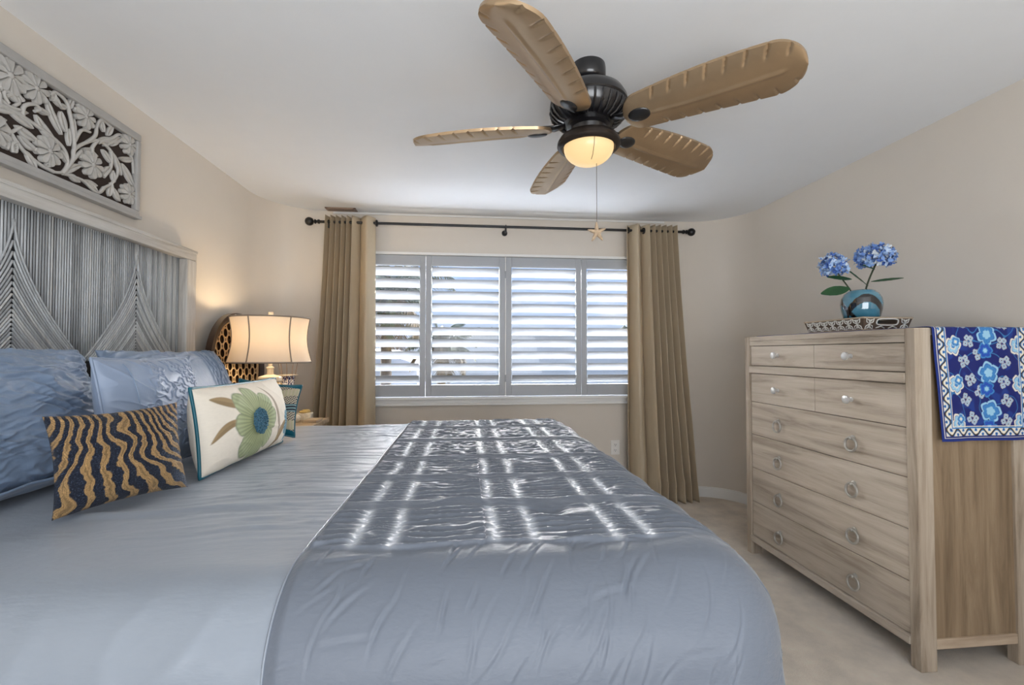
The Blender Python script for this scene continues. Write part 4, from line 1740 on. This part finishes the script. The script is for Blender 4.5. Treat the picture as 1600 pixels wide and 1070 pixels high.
def runner_paint(x, s):
    """x across 0..1, s metres from the hanging hem"""
    wd = RX1 - RX0
    X = x * wd
    navy = np.array(lin((16, 30, 104)))
    edge = np.array(lin((20, 44, 120)))
    cream_ = np.array(lin((226, 220, 204)))
    mid = np.array(lin((60, 128, 190)))
    light = np.array(lin((150, 196, 222)))
    deep = np.array(lin((24, 62, 142)))
    blk = np.array(lin((58, 44, 36)))
    c = np.broadcast_to(navy, X.shape + (3,)).copy()
    dx_ = np.minimum(X, wd - X)
    de = np.minimum(dx_, s)

    def put(msk, col):
        nonlocal c
        k = np.clip(msk, 0, 1)[..., None]
        c = c * (1 - k) + col * k
    n1 = perlin(X * 26, s * 26, 101)
    put(.7 * sstep(.1, .5, n1), deep)
    # curling stems
    n2 = perlin(X * 12, s * 10, 102)
    put(sstep(.035, .015, np.abs(n2)), mid * .8)

    def bloom(cx, cy, R, k, rot, outer, inner, core, sq=1.0):
        dxx, dyy = X - cx, (s - cy) / sq
        d = np.hypot(dxx, dyy)
        a = np.arctan2(dyy, dxx) + rot
        rim = R * (.68 + .32 * np.abs(np.cos(a * k / 2)) ** .6) * (1 + .04 * np.sin(a * 9 + cx * 40))
        put(sstep(.002, -.001, d - rim), outer)
        put(sstep(.002, -.001, d - rim * .80), deep * 1.3)
        put(sstep(.002, -.001, d - rim * .74), inner)
        put(sstep(.10, .02, np.abs(np.sin(a * k / 2))) * sstep(R * .9, R * .3, d) * .8, deep)
        put(sstep(.002, -.001, d - rim * .40), outer)
        put(sstep(.0015, -.001, d - rim * .27), core)
    row = .155
    for j in range(11):
        cy = .06 + j * row
        o = (j % 2) * .5
        for (fx, kind) in ((.20, 0), (.55, 1), (.86, 0)):
            cx = wd * fx
            oy = (0 if kind == 0 else row / 2)
            if kind == 0:
                bloom(cx, cy + .012, .036, 5, .4 + j, cream_, light, mid, 1.15)
                bloom(cx + .012, cy + .028, .022, 4, j * 1.3, light, mid, cream_)
            else:
                bloom(cx, cy + oy - .02, .046, 5, j * .8, light, mid, light)
                bloom(cx - .01, cy + oy - .085, .034, 6, j * .5 + 1, mid, deep * 1.6, light)
        for (fx, oy) in ((.36, .03), (.72, .10), (.30, .105), (.70, .02), (.46, .135)):
            for q in range(4):
                aa = q * 1.7 + j
                bloom(wd * fx + .016 * math.cos(aa), cy + oy + .016 * math.sin(aa), .0115, 4, q, cream_, light * .9, navy)
    # border: cream ribbon with dark leaves and blue dots between two thin lines
    inner_edge, outer_edge = .052, .018
    bd = (de < inner_edge) & (de > outer_edge)
    put(bd.astype(float), cream_)
    t_ = np.where(dx_ < s, s, X)
    w_ = (de - (inner_edge + outer_edge) / 2) / (inner_edge - outer_edge) * 2
    wave = np.sin(t_ * 2 * PI / .062)
    put(((np.abs(w_ - wave * .75) < .28) & bd).astype(float), blk)
    put(((np.abs(w_ - wave * .75 + .34) < .12) & bd).astype(float), mid)
    tt = (t_ / .031) % 1.0 - .5
    dots = np.hypot(tt * .031, (w_ + .5 * wave) * .017)
    put(((dots < .0062) & bd).astype(float), mid)
    put(((dots < .0028) & bd).astype(float), navy)
    put((np.abs(de - inner_edge) < .0022).astype(float), mid)
    put((np.abs(de - inner_edge - .005) < .0014).astype(float), cream_)
    put((np.abs(de - outer_edge) < .0020).astype(float), navy)
    put((de < outer_edge - .002).astype(float), edge)
    put((np.abs(de - outer_edge + .005) < .0012).astype(float), cream_)
    return c


s_ = np.concatenate([np.linspace(0, L_hang + .03, 300), np.linspace(L_hang + .03, L_hang + L_top, 121)[1:]])[:, None]
x_ = np.linspace(0, 1, nu_)[None, :]
S, X_ = s_ + 0 * x_, x_ + 0 * s_
hang = np.clip(L_hang - S, 0, None)
over = np.clip(S - L_hang, 0, None)
rb = .010
Yq = np.where(S < L_hang - rb, DY0 - .008, np.where(S > L_hang + rb, DY0 - .008 + rb + over, 0))
Zq = np.where(S < L_hang - rb, DZ - hang + .0, DZ + .004)
an = np.clip((S - (L_hang - rb)) / (2 * rb), 0, 1) * PI / 2
arc = (S >= L_hang - rb) & (S <= L_hang + rb)
Yq = np.where(arc, DY0 - .008 + rb * (1 - np.cos(an)), Yq)
Zq = np.where(arc, DZ + .004 - rb + rb * np.sin(an), Zq)
hz = np.clip(hang / L_hang, 0, 1)
Yq = Yq - hz * (.006 + .006 * np.sin(X_ * 9 + 1) + .004 * perlin(X_ * 6, S * 6, 103))
Xq = RX0 + (RX1 - RX0) * X_ + hz * (.024 * (1 - X_)) + .003 * perlin(S * 6, X_ * 0, 104)
Zq = Zq + (over > rb) * .0015 * (1 + perlin(X_ * 9, S * 5, 105))
Pq = np.stack([Xq, Yq, Zq], -1)
cols = runner_paint(X_, S)
rn = link('table_runner', Pq.reshape(-1, 3), grid_faces(*Pq.shape[:2]), M['satin_print'], None, smooth=True, cols=np.clip(cols, 0, 1).reshape(-1, 3))
rn.modifiers.new('thickness', 'SOLIDIFY').thickness = .002
tag(rn, 'blue floral printed runner hanging over the near side of the dresser', 'runner')

# ------------------------------------------------------------------ tray, vase and flowers on the dresser
TZ = DZ + .0075
TX0, TX1, TY0, TY1 = 1.872, 2.10, 1.945, 2.285
THt, TFL = .060, .016
tr = thing('decorative_tray', 'flared white openwork tray under the teal vase', 'tray', ((TX0 + TX1) / 2, (TY0 + TY1) / 2, TZ))
b = MB()
b.box(TX0, TX1, TY0, TY1, TZ, TZ + .008, .002)
b.build('tray_floor', M['tray_wood'], tr)


def tray_wall(p0, p1, out, handle):
    """p0->p1 bottom edge, out: outward unit; leaning outward"""
    p0, p1, out = Vector(p0), Vector(p1), Vector(out)
    t = (p1 - p0)
    L = t.length
    t.normalize()
    up = (Vector((0, 0, 1)) * THt + out * TFL).normalized()
    Hh = math.hypot(THt, TFL)
    nrm = t.cross(up)
    if nrm.dot(out) < 0:
        nrm = -nrm

    def P(a, h, d):
        return p0 + t * a + up * h + nrm * d
    ext = TFL

    def slab(bm_, a0, a1, h0, h1, d0, d1, fl=True):
        e0 = lambda h: -(ext * h / Hh) if fl else 0
        vv = [P(a0 + e0(h) if a0 <= 0.0001 else a0, h, d) if True else None for (a0, h, d) in ((a0, h0, d0), (a0, h0, d1), (a0, h1, d0), (a0, h1, d1))]
        vv += [P(a1 - e0(h) if a1 >= L - .0001 else a1, h, d) for (h, d) in ((h0, d0), (h0, d1), (h1, d0), (h1, d1))]
        bm_.add(vv, [(0, 1, 3, 2), (4, 6, 7, 5), (0, 4, 5, 1), (2, 3, 7, 6), (0, 2, 6, 4), (1, 5, 7, 3)])
    b = MB()
    if handle:
        ha, hb = L / 2 - .05, L / 2 + .05
        slab(b, 0, ha, 0, Hh, -.007, 0)
        slab(b, hb, L, 0, Hh, -.007, 0)
        slab(b, ha, hb, 0, Hh * .48, -.007, 0)
        slab(b, ha, hb, Hh * .80, Hh, -.007, 0)
    else:
        slab(b, 0, L, 0, Hh, -.007, 0)
    w = b.build('side_wall', M['tray_dark'], tr)
    b = MB()
    slab(b, 0, L, Hh - .006, Hh, -.009, .003)
    slab(b, 0, L, 0, .004, -.008, .003)
    b.build('rim', M['tray_wood'], w)
    b = MB()
    nn = max(3, round(L / .05))
    st_ = L / nn
    for i in range(nn):
        cx = st_ * (i + .5)
        ch = Hh * .47
        if handle and abs(cx - L / 2) < .055:
            # frame around the hand hole
            continue
        for k in range(4):
            aa = PI / 4 + k * PI / 2
            ex, ez = cx + st_ * .46 * (1 if math.cos(aa) > 0 else -1), ch + Hh * .42 * (1 if math.sin(aa) > 0 else -1)
            mid_ = ((cx + ex) / 2, (ch + ez) / 2)
            for sd in (-1, 1):
                b.tube([P(cx, ch, .0015), P(mid_[0] + sd * .005, mid_[1] + sd * (.004 if math.cos(aa) * math.sin(aa) < 0 else -.004), .002), P(ex, ez, .0015)], [.0012, .0027, .0012], 6)
        b.tube([P(cx - .005, ch + Hh * .36, .001), P(cx, ch + Hh * .22, .002), P(cx + .005, ch + Hh * .36, .001)], .0018, 6)
        b.tube([P(cx - .005, ch - Hh * .36, .001), P(cx, ch - Hh * .22, .002), P(cx + .005, ch - Hh * .36, .001)], .0018, 6)
    if handle:
        pts = []
        for k in range(24):
            aa = 2 * PI * k / 24
            pts.append(P(L / 2 + .056 * (abs(math.cos(aa)) ** .5) * (1 if math.cos(aa) > 0 else -1), Hh * .63 + Hh * .25 * (abs(math.sin(aa)) ** .6) * (1 if math.sin(aa) > 0 else -1), .0015))
        b.tube(pts, .0032, 6, closed=True)
        for sx in (-1, 1):
            b.tube([P(L / 2 + sx * .01, Hh * .14, .0015), P(L / 2 + sx * .03, Hh * .30, .002), P(L / 2 + sx * .055, Hh * .16, .0015)], .0026, 6)
    b.build('openwork', M['tray_white'], w, smooth=True)


tray_wall((TX0, TY0, TZ), (TX0, TY1, TZ), (-1, 0, 0), False)
tray_wall((TX1, TY1, TZ), (TX1, TY0, TZ), (1, 0, 0), False)
tray_wall((TX1, TY0, TZ), (TX0, TY0, TZ), (0, -1, 0), True)
tray_wall((TX0, TY1, TZ), (TX1, TY1, TZ), (0, 1, 0), True)

FVX, FVY, FVZ = 1.988, 2.075, TZ + .008
va = thing('glass_vase', 'round teal art glass vase with black swirls on the dresser', 'vase', (FVX, FVY, FVZ))
pv = [(.050, 0), (.056, .004), (.066, .03), (.077, .065), (.085, .10), (.088, .130), (.084, .158), (.073, .180), (.058, .195), (.046, .200), (.040, .199), (.036, .190)]
pvd = []
for k in range(len(pv) - 1):
    for q in np.linspace(0, 1, 9)[:-1]:
        pvd.append((pv[k][0] + (pv[k + 1][0] - pv[k][0]) * q, pv[k][1] + (pv[k + 1][1] - pv[k][1]) * q))
pvd.append(pv[-1])
TEAL1, TEAL2, BLK = np.array(lin((84, 140, 160))), np.array(lin((22, 92, 122))), np.array(lin((8, 8, 12)))
AV = math.atan2(-FVY, -FVX) / (2 * PI)


def vase_paint(a, h, k):
    a = ((a - AV + .5) % 1.0) - .5   # 0 = towards the camera; + is to the right
    x = a * 4.2
    # an arching black swirl and one falling to the left
    c1 = abs((h - .055) - .098 * math.cos(min(max((x - .18) * 1.95, -1.6), 1.6))) / .021 if -.55 < x < 1.0 else 9
    c2 = abs((h - .075) - (-x - .35) * .16) / .016 if x < -.05 else 9
    c3 = abs((h - .03) - .02 * math.sin(x * 4)) / .010 if abs(x) > 1.1 else 9
    m_ = min(c1, c2, c3)
    if m_ < 1:
        return tuple(BLK)
    t = min(1, max(0, h / .2 + .25 * float(perlin(np.array(x * 2), np.array(h * 12), 111))))
    return tuple(TEAL2 * (1 - t) + TEAL1 * t)


b = MB()
b.lathe([(0, 0)] + pvd, (FVX, FVY, FVZ), 150, colf=vase_paint)
b.build('vase_body', M['vase'], va, smooth=True, cols=True)


def stem_pts(p0, p1, sag, n=12):
    p0, p1 = Vector(p0), Vector(p1)
    return [p0.lerp(p1, q / n) + Vector(sag) * math.sin(PI * q / n) for q in range(n + 1)]


def silk_leaf(b, base, tip, w, cup=.2, nrm=(0, -1, .6), fold=.0, droop=.0):
    base, tip = Vector(base), Vector(tip)
    d = tip - base
    L = d.length
    t = d / L
    n = Vector(nrm)
    n = (n - t * n.dot(t)).normalized()
    s = t.cross(n)
    vv, ff = [], []
    m = 14
    for i in range(m + 1):
        q = i / m
        ww = w * math.sin(PI * (q * .94 + .03)) ** .8
        c = base + d * q - Vector((0, 0, 1)) * droop * q * q
        for o in (-1, -.5, 0, .5, 1):
            vv.append(c + s * o * ww + n * (abs(o) * ww * (cup + fold) + .03 * ww * math.sin(q * 30) * abs(o)))
    for i in range(m):
        for j in range(4):
            ff.append((i * 5 + j, i * 5 + j + 1, (i + 1) * 5 + j + 1, (i + 1) * 5 + j))
    k0 = len(vv)
    vv += [Vector(p_) - n * .0008 for p_ in vv]
    ff += [tuple(x + k0 for x in q[::-1]) for q in ff]
    b.add(vv, ff)


PB = [np.array(lin(c)) for c in ((104, 138, 200), (130, 162, 216), (160, 188, 226), (186, 206, 232), (76, 108, 180), (204, 212, 218))]


def hydrangea(b, c, rx, rz, rnd, npet=200):
    c = Vector(c)
    for k in range(npet):
        z = 1 - 2 * (k + .5) / npet
        if z < -.75:
            continue
        ph = k * 2.39996
        rr = math.sqrt(1 - z * z)
        dirv = Vector((rr * math.cos(ph), rr * math.sin(ph), z))
        sc = rnd.uniform(.72, 1.0)
        p = c + Vector((dirv.x * rx, dirv.y * rx, dirv.z * rz)) * sc
        n = (dirv + Vector((rnd.uniform(-.6, .6), rnd.uniform(-.6, .6), rnd.uniform(-.6, .6)))).normalized()
        t = n.orthogonal().normalized()
        t = Matrix.Rotation(rnd.uniform(0, 6.28), 3, n) @ t
        s = n.cross(t)
        R = rnd.uniform(.013, .020)
        b.col = tuple(PB[rnd.choice((0, 0, 1, 1, 1, 2, 2, 3, 4, 5))])
        vv = [p - n * .006]
        m = 9
        for i in range(m):
            a = -1.25 + 2.5 * i / (m - 1)
            q = p + t * (R * math.cos(a)) + s * (R * 1.0 * math.sin(a)) + n * (.004 * math.sin(i * 2.2) + .003)
            vv.append(q)
        for i in range(m):
            a = -1.25 + 2.5 * i / (m - 1)
            vv.append(p + t * (R * .5 * math.cos(a)) + s * (R * .5 * math.sin(a)) - n * .001)
        ff = []
        for i in range(m - 1):
            ff.append((1 + i, 2 + i, m + 2 + i, m + 1 + i))
            ff.append((0, m + 1 + i, m + 2 + i))
        b.add(vv, ff)


rnd = random.Random(5)
YF = FVY
fl_l = at(1302, 416, 1, YF + .02)
fl_r = at(1368, 401, 1, YF)
neck_l, neck_r = Vector((FVX - .022, FVY + .005, FVZ + .15)), Vector((FVX + .006, FVY - .005, FVZ + .15))
f1 = thing('artificial_flower', 'smaller blue silk bloom bending left out of the teal vase', 'flower', neck_l, 'silk flowers in the vase')
b = MB()
hydrangea(b, fl_l + Vector((0, 0, .002)), .064, .062, rnd, 190)
b.build('bloom', M['petal'], f1, smooth=True, cols=True)
b = MB()
b.tube(stem_pts(neck_l, fl_l + Vector((.02, 0, -.03)), (.012, 0, -.01)), .0035, 8)
b.build('stem', M['stem'], f1, smooth=True)
for (p, q, w_, nr, dr_) in ((at(1328, 450, 1, YF), at(1283, 459, 1, YF - .02), .026, (0, -1, .5), .0), (at(1331, 436, 1, YF), at(1293, 433, 1, YF + .01), .020, (0, -.9, 1), 0.0)):
    b = MB()
    silk_leaf(b, p, q, w_, .12, nr, droop=dr_)
    b.build('leaf', M['leaf'], f1, smooth=True)
f2 = thing('artificial_flower', 'larger blue silk bloom standing upright in the teal vase', 'flower', neck_r, 'silk flowers in the vase')
b = MB()
hydrangea(b, fl_r, .088, .064, rnd, 260)
b.build('bloom', M['petal'], f2, smooth=True, cols=True)
b = MB()
b.tube(stem_pts(neck_r, fl_r + Vector((.0, 0, -.04)), (-.008, 0, 0)), .004, 8)
b.build('stem', M['stem'], f2, smooth=True)
for (p, q, w_, nr) in ((at(1361, 440, 1, YF), at(1412, 434, 1, YF - .05), .013, (0, -.7, 1)), (at(1357, 447, 1, YF), at(1318, 417, 1, YF - .01), .016, (.5, -.8, .6)), (at(1367, 420, 1, YF), at(1348, 415, 1, YF - .03), .018, (0, -.9, 1))):
    b = MB()
    silk_leaf(b, p, q, w_, .12, nr)
    b.build('leaf', M['leaf'], f2, smooth=True)

# ------------------------------------------------------------------ ceiling fan
HXF, HYF, BLZ = .495, 1.775, 2.190
fan = thing('ceiling_fan', 'black ceiling fan with five carved palm leaf blades and lit glass bowl', 'ceiling fan', (HXF, HYF, H))
C0 = (HXF, HYF, 0)
b = MB()
b.lathe([(0, H), (.068, H), (.070, H - .012), (.070, H - .050), (.062, H - .064), (.040, H - .074), (.0, H - .076)], C0, 40)
b.build('canopy', M['bronze'], fan, smooth=40)
b = MB()
b.lathe([(.018, H - .07), (.018, H - .115), (.034, H - .115), (.034, H - .10), (.018, H - .098)], C0, 24)
b.build('downrod', M['bronze'], fan, smooth=40)
b = MB()
zt = H - .088
b.lathe([(0, zt), (.06, zt), (.105, zt - .010), (.140, zt - .032), (.155, zt - .058), (.157, zt - .075), (.152, zt - .080), (.156, zt - .086), (.150, zt - .112), (.130, zt - .136), (.095, zt - .152), (.0, zt - .154)], C0, 64)
for k in range(30):   # cooling ribs round the lower half
    a = 2 * PI * k / 30
    pts = []
    for (r_, h_) in ((.150, zt - .088), (.154, zt - .100), (.146, zt - .121), (.124, zt - .142), (.10, zt - .152)):
        pts.append((HXF + (r_ + .003) * math.cos(a), HYF + (r_ + .003) * math.sin(a), h_))
    b.tube(pts, .0048, 6)
mo = b.build('motor_housing', M['bronze'], fan, smooth=40)
b = MB()
b.lathe([(0, zt - .150), (.085, zt - .152), (.088, zt - .166), (.075, zt - .174), (.070, zt - .196), (.086, zt - .202), (0, zt - .204)], C0, 40)
b.build('switch_housing', M['bronze'], fan, smooth=40)
LZ = zt - .200
b = MB()
b.lathe([(0, LZ), (.090, LZ), (.116, LZ - .012), (.127, LZ - .030), (.128, LZ - .042), (.122, LZ - .050), (.108, LZ - .054), (.104, LZ - .045), (0, LZ - .040)], C0, 64)
b.build('light_ring', M['bronze_ring'], fan, smooth=40)
b = MB()
prof = [(.101, LZ - .046)]
for k in range(1, 13):
    a = PI / 2 * k / 12
    prof.append((.101 * math.cos(a), LZ - .050 - .070 * math.sin(a)))
b.lathe(prof, C0, 64)
bw = b.build('glass_bowl', M['bowl'], fan, smooth=True)
# pull chain with starfish
b = MB()
CXp, CYp = HXF + .030, HYF - .010
zs = 1.795
b.cyl((CXp, CYp, LZ - .05), (CXp, CYp, zs), .0012, 6)
pc = b.build('pull_chain', M['chain'], fan)
b = MB()
b.tube([(HXF - .005, HYF - .104, LZ - .042), (HXF - .005, HYF - .100, LZ - .075), (HXF - .004, HYF - .075, LZ - .108), (HXF - .003, HYF - .05, LZ - .118)], .0012, 6)
b.sphere((HXF - .005, HYF - .104, LZ - .046), .006, 10, 8)
b.build('short_chain', M['chain'], fan, smooth=True)
b = MB()
SCt = Vector((CXp, CYp, zs - .042))
for k in range(5):
    a = PI / 2 + .12 + k * 2 * PI / 5
    dv = Vector((math.cos(a), .25 * math.cos(a + 1), math.sin(a)))
    b.tube([SCt, SCt + dv * .012, SCt + dv * .028, SCt + dv * .040], [.0115, .0105, .0070, .0026], 10, flat=(1, .8))
b.sphere(SCt, .012, 12, 8, (1, .7, 1))
b.build('starfish', M['star'], pc, smooth=True)

# blades: carved palm leaves, each pitched about its own axis
R0, R1 = .150, .752
NL, NWd = 150, 40


def blade_mesh():
    q = np.linspace(0, 1, NL)[:, None]
    o = np.linspace(-1, 1, NWd)[None, :]
    r = R0 + (R1 - R0) * q
    # outline: rounded root, widest beyond the middle, rounded tip
    wd = .076 + .030 * np.sin(np.clip(q * 1.05, 0, 1) * PI * .62)
    root = np.sqrt(np.clip(1 - ((.10 - np.minimum(q, .10)) / .10) ** 2, 0, 1))
    tip = np.sqrt(np.clip(1 - ((np.maximum(q, .84) - .84) / .16) ** 2, 0, 1))
    wd = wd * np.maximum(root, .02) * np.maximum(tip, .02)
    # snipped notches along both edges
    notch = np.zeros_like(q + o)
    vein = np.zeros_like(q + o)
    for k, qc in enumerate(np.linspace(.22, .93, 8)):
        for sg in (-1, 1):
            c = qc + (.03 if sg > 0 else 0)
            ee = np.clip(o * sg, 0, 1)
            line = c - .045 * (1 - ee)     # veins slant towards the root near the midrib
            vein = np.maximum(vein, np.exp(-((q - line) / .006) ** 2) * sstep(.50, .72, ee))
    mid_ = np.exp(-((o - .18 * np.sin(q * PI * 1.1 - .3) * (1 - q)) / .07) ** 2) * sstep(.14, .22, q) * (1 - sstep(.86, .92, q))
    y = o * wd
    z_low = -.006 - .010 * (1 - np.abs(o) ** 2.2) * root - .005 * mid_ + .006 * vein
    z_top = .005 + .004 * (1 - np.abs(o) ** 2) + 0 * vein
    y = y * (1 - .010 * vein * sstep(.7, 1.0, np.abs(o)))
    z_c = .012 * np.abs(o) ** 2 * np.sin(q * PI)
    lo = np.stack([r + 0 * o, y, z_low + z_c], -1).reshape(-1, 3)
    up = np.stack([r + 0 * o, y, z_top + z_c], -1).reshape(-1, 3)
    fl_ = grid_faces(NL, NWd)[:, ::-1]
    fu = grid_faces(NL, NWd) + NL * NWd
    side = []
    for i in range(NL - 1):
        for j, s in ((0, 1), (NWd - 1, -1)):
            a, c = i * NWd + j, (i + 1) * NWd + j
            qd = (a, c, c + NL * NWd, a + NL * NWd)
            side.append(qd if s > 0 else qd[::-1])
    for i, s in ((0, -1), (NL - 1, 1)):
        for j in range(NWd - 1):
            a, c = i * NWd + j, i * NWd + j + 1
            qd = (a, c, c + NL * NWd, a + NL * NWd)
            side.append(qd if s > 0 else qd[::-1])
    return np.concatenate([lo, up]), np.concatenate([fl_, fu, np.array(side)])


BV, BF = blade_mesh()
TH = [-39.5, 26, 94, 164, 236]
for k, th in enumerate(TH):
    mtx = Matrix.Translation((HXF, HYF, BLZ)) @ Matrix.Rotation(math.radians(th), 4, 'Z') @ Matrix.Rotation(math.radians(-19), 4, 'X')
    V = np.array([tuple(mtx @ Vector(p)) for p in BV])
    bo = link('blade', V, BF, M['blade'], fan, smooth=50)
    b = MB()
    b.sphere((0, 0, 0), 1, 20, 12)
    b.v = [tuple(mtx @ Vector((R0 + .062 + p[0] * .043, .0 + p[1] * .032, -.015 + p[2] * .009))) for p in b.v]
    b.build('medallion', M['bronze'], bo, smooth=True)
    b = MB()
    b.tube([mtx @ Vector((.095, 0, .012)), mtx @ Vector((.14, .0, .004)), mtx @ Vector((R0 + .05, 0, .008))], [.014, .018, .014], 8, flat=(1.5, .4))
    b.build('blade_arm', M['bronze'], bo, smooth=True)

# ------------------------------------------------------------------ outdoors
b = MB()
b.box(-40, 60, 4.2, 90, -3.2, -3.0)
struct(b.build('ground', M['ext_ground']))
b = MB()
b.box(-8, 9, 4.2, 9.5, -3.0, -2.94)
struct(b.build('patio', M['ext_patio']))  # unseen pale slab added to bounce sky light up onto the ceiling
nb = thing('neighbor_building', 'long pale building with a flat roof seen between the louvers', 'building', (8, 22, -3))
b = MB()
b.box(-1.6, 34, 20, 34, -3, 2.05)
b.build('wall', M['ext_wall'], nb)
b = MB()
b.box(-1.9, 34.3, 19.7, 34.3, 2.05, 2.35, .03)
b.build('roof', M['ext_roof'], nb)
nb2 = thing('distant_house', 'pale low house glimpsed behind the palm trunks', 'building', (-10, 26, -3))
b = MB()
b.box(-18, -2.6, 24, 34, -3, .6)
b.build('wall', M['ext_wall'], nb2)
b = MB()
b.prism([(-18.5, .6), (-2.2, .6), (-5, 1.5), (-15, 1.5)], Matrix(((1, 0, 0, 0), (0, 0, 1, 23.5), (0, 1, 0, 0), (0, 0, 0, 1))), 11)
b.build('roof', M['ext_roof'], nb2)


def palm(x, y, zc, label, R, nfr, seed, dry=.25):
    rn_ = random.Random(seed)
    t = thing('palm_tree', label, 'palm', (x, y, -3), 'palms outside the window')
    b = MB()
    pts = [(x + .15 * math.sin(q * 2.2) - .15 * math.sin(2.2), y, -3 + (zc + 3) * q) for q in np.linspace(0, 1, 24)]
    b.tube(pts, [.15 - .04 * q + .012 * (i % 2) for i, q in enumerate(np.linspace(0, 1, 24))], 12)
    b.build('trunk', M['palm_trunk'], t, smooth=40)
    g, d = MB(), MB()
    for k in range(nfr):
        a = k * 2.39996 + rn_.uniform(-.2, .2)
        el = 1.25 - 1.9 * k / nfr + rn_.uniform(-.1, .1)
        isd = k > nfr * (1 - dry)
        bm_ = d if isd else g
        L = R * rn_.uniform(.85, 1.1)
        m = 16
        pts = []
        p = Vector((x, y, zc))
        e_ = el
        for i in range(m + 1):
            pts.append(p.copy())
            dv = Vector((math.cos(a) * math.cos(e_), math.sin(a) * math.cos(e_), math.sin(e_)))
            p = p + dv * (L / m)
            e_ -= (1.6 if not isd else 1.9) / m * (.5 + i / m)
        bm_.tube(pts, [.02 - .016 * i / m for i in range(m + 1)], 5)
        sd = Vector((-math.sin(a), math.cos(a), 0))
        for i in range(2, m * 3):
            q = i / (m * 3)
            ii = q * m
            p = pts[int(ii)].lerp(pts[min(int(ii) + 1, m)], ii - int(ii))
            tdir = (pts[min(int(ii) + 1, m)] - pts[int(ii)]).normalized()
            ll = .50 * R / 1.6 * math.sin(PI * (q * .85 + .12))
            for s in (-1, 1):
                tipp = p + (sd * s * .75 + tdir * .55 + Vector((0, 0, -.45 - rn_.random() * .3))).normalized() * ll
                w_ = tdir * .016
                mid_ = p.lerp(tipp, .5)
                bm_.add([p - w_, p + w_, mid_ + w_, mid_ - w_, tipp, mid_ + Vector((0, 0, .01))], [(0, 1, 5), (1, 2, 5), (0, 5, 3), (3, 5, 4), (5, 2, 4)])
    g.build('fronds', M['palm_leaf'], t)
    d.build('dry_fronds', M['palm_dry'], t)


palm(-1.95, 11.0, 2.75, 'taller green palm outside the leftmost shutter panel', 1.9, 34, 1)
palm(-.75, 13.0, 1.45, 'shorter yellowing palm low outside the second shutter panel', 1.35, 26, 2, .45)
for (u, v_, r_, lab, sd) in ((832, 514, 1.5, 'distant tree above the roofline outside the third shutter panel', 1), (752, 512, 1.3, 'distant tree above the roofline outside the second shutter panel', 2), (985, 513, 1.4, 'distant tree above the roofline outside the rightmost shutter panel', 3)):
    c = at(u, v_, 1, 45)
    t = thing('distant_tree', lab, 'tree', (c.x, c.y, -3), 'trees beyond the neighbor building')
    rn_ = random.Random(sd)
    b = MB()
    for k in range(14):
        b.sphere((c.x + rn_.uniform(-1, 1) * r_, c.y + rn_.uniform(-.8, .8), c.z - .8 + rn_.uniform(-1.2, .5)), rn_.uniform(.35, .8), 10, 7)
    vv = []
    for p_ in b.v:
        n3 = float(perlin(np.array(p_[0] * 4), np.array(p_[2] * 4 + p_[1]), 5))
        vv.append((p_[0] + .12 * n3, p_[1], p_[2] + .15 * n3))
    b.v = vv
    b.build('crown', M['tree'], t, smooth=True)
    b = MB()
    b.cyl((c.x, c.y, -3), (c.x, c.y, c.z - 1), .22, 10, .15)
    b.build('trunk', M['palm_trunk'], t, smooth=True)
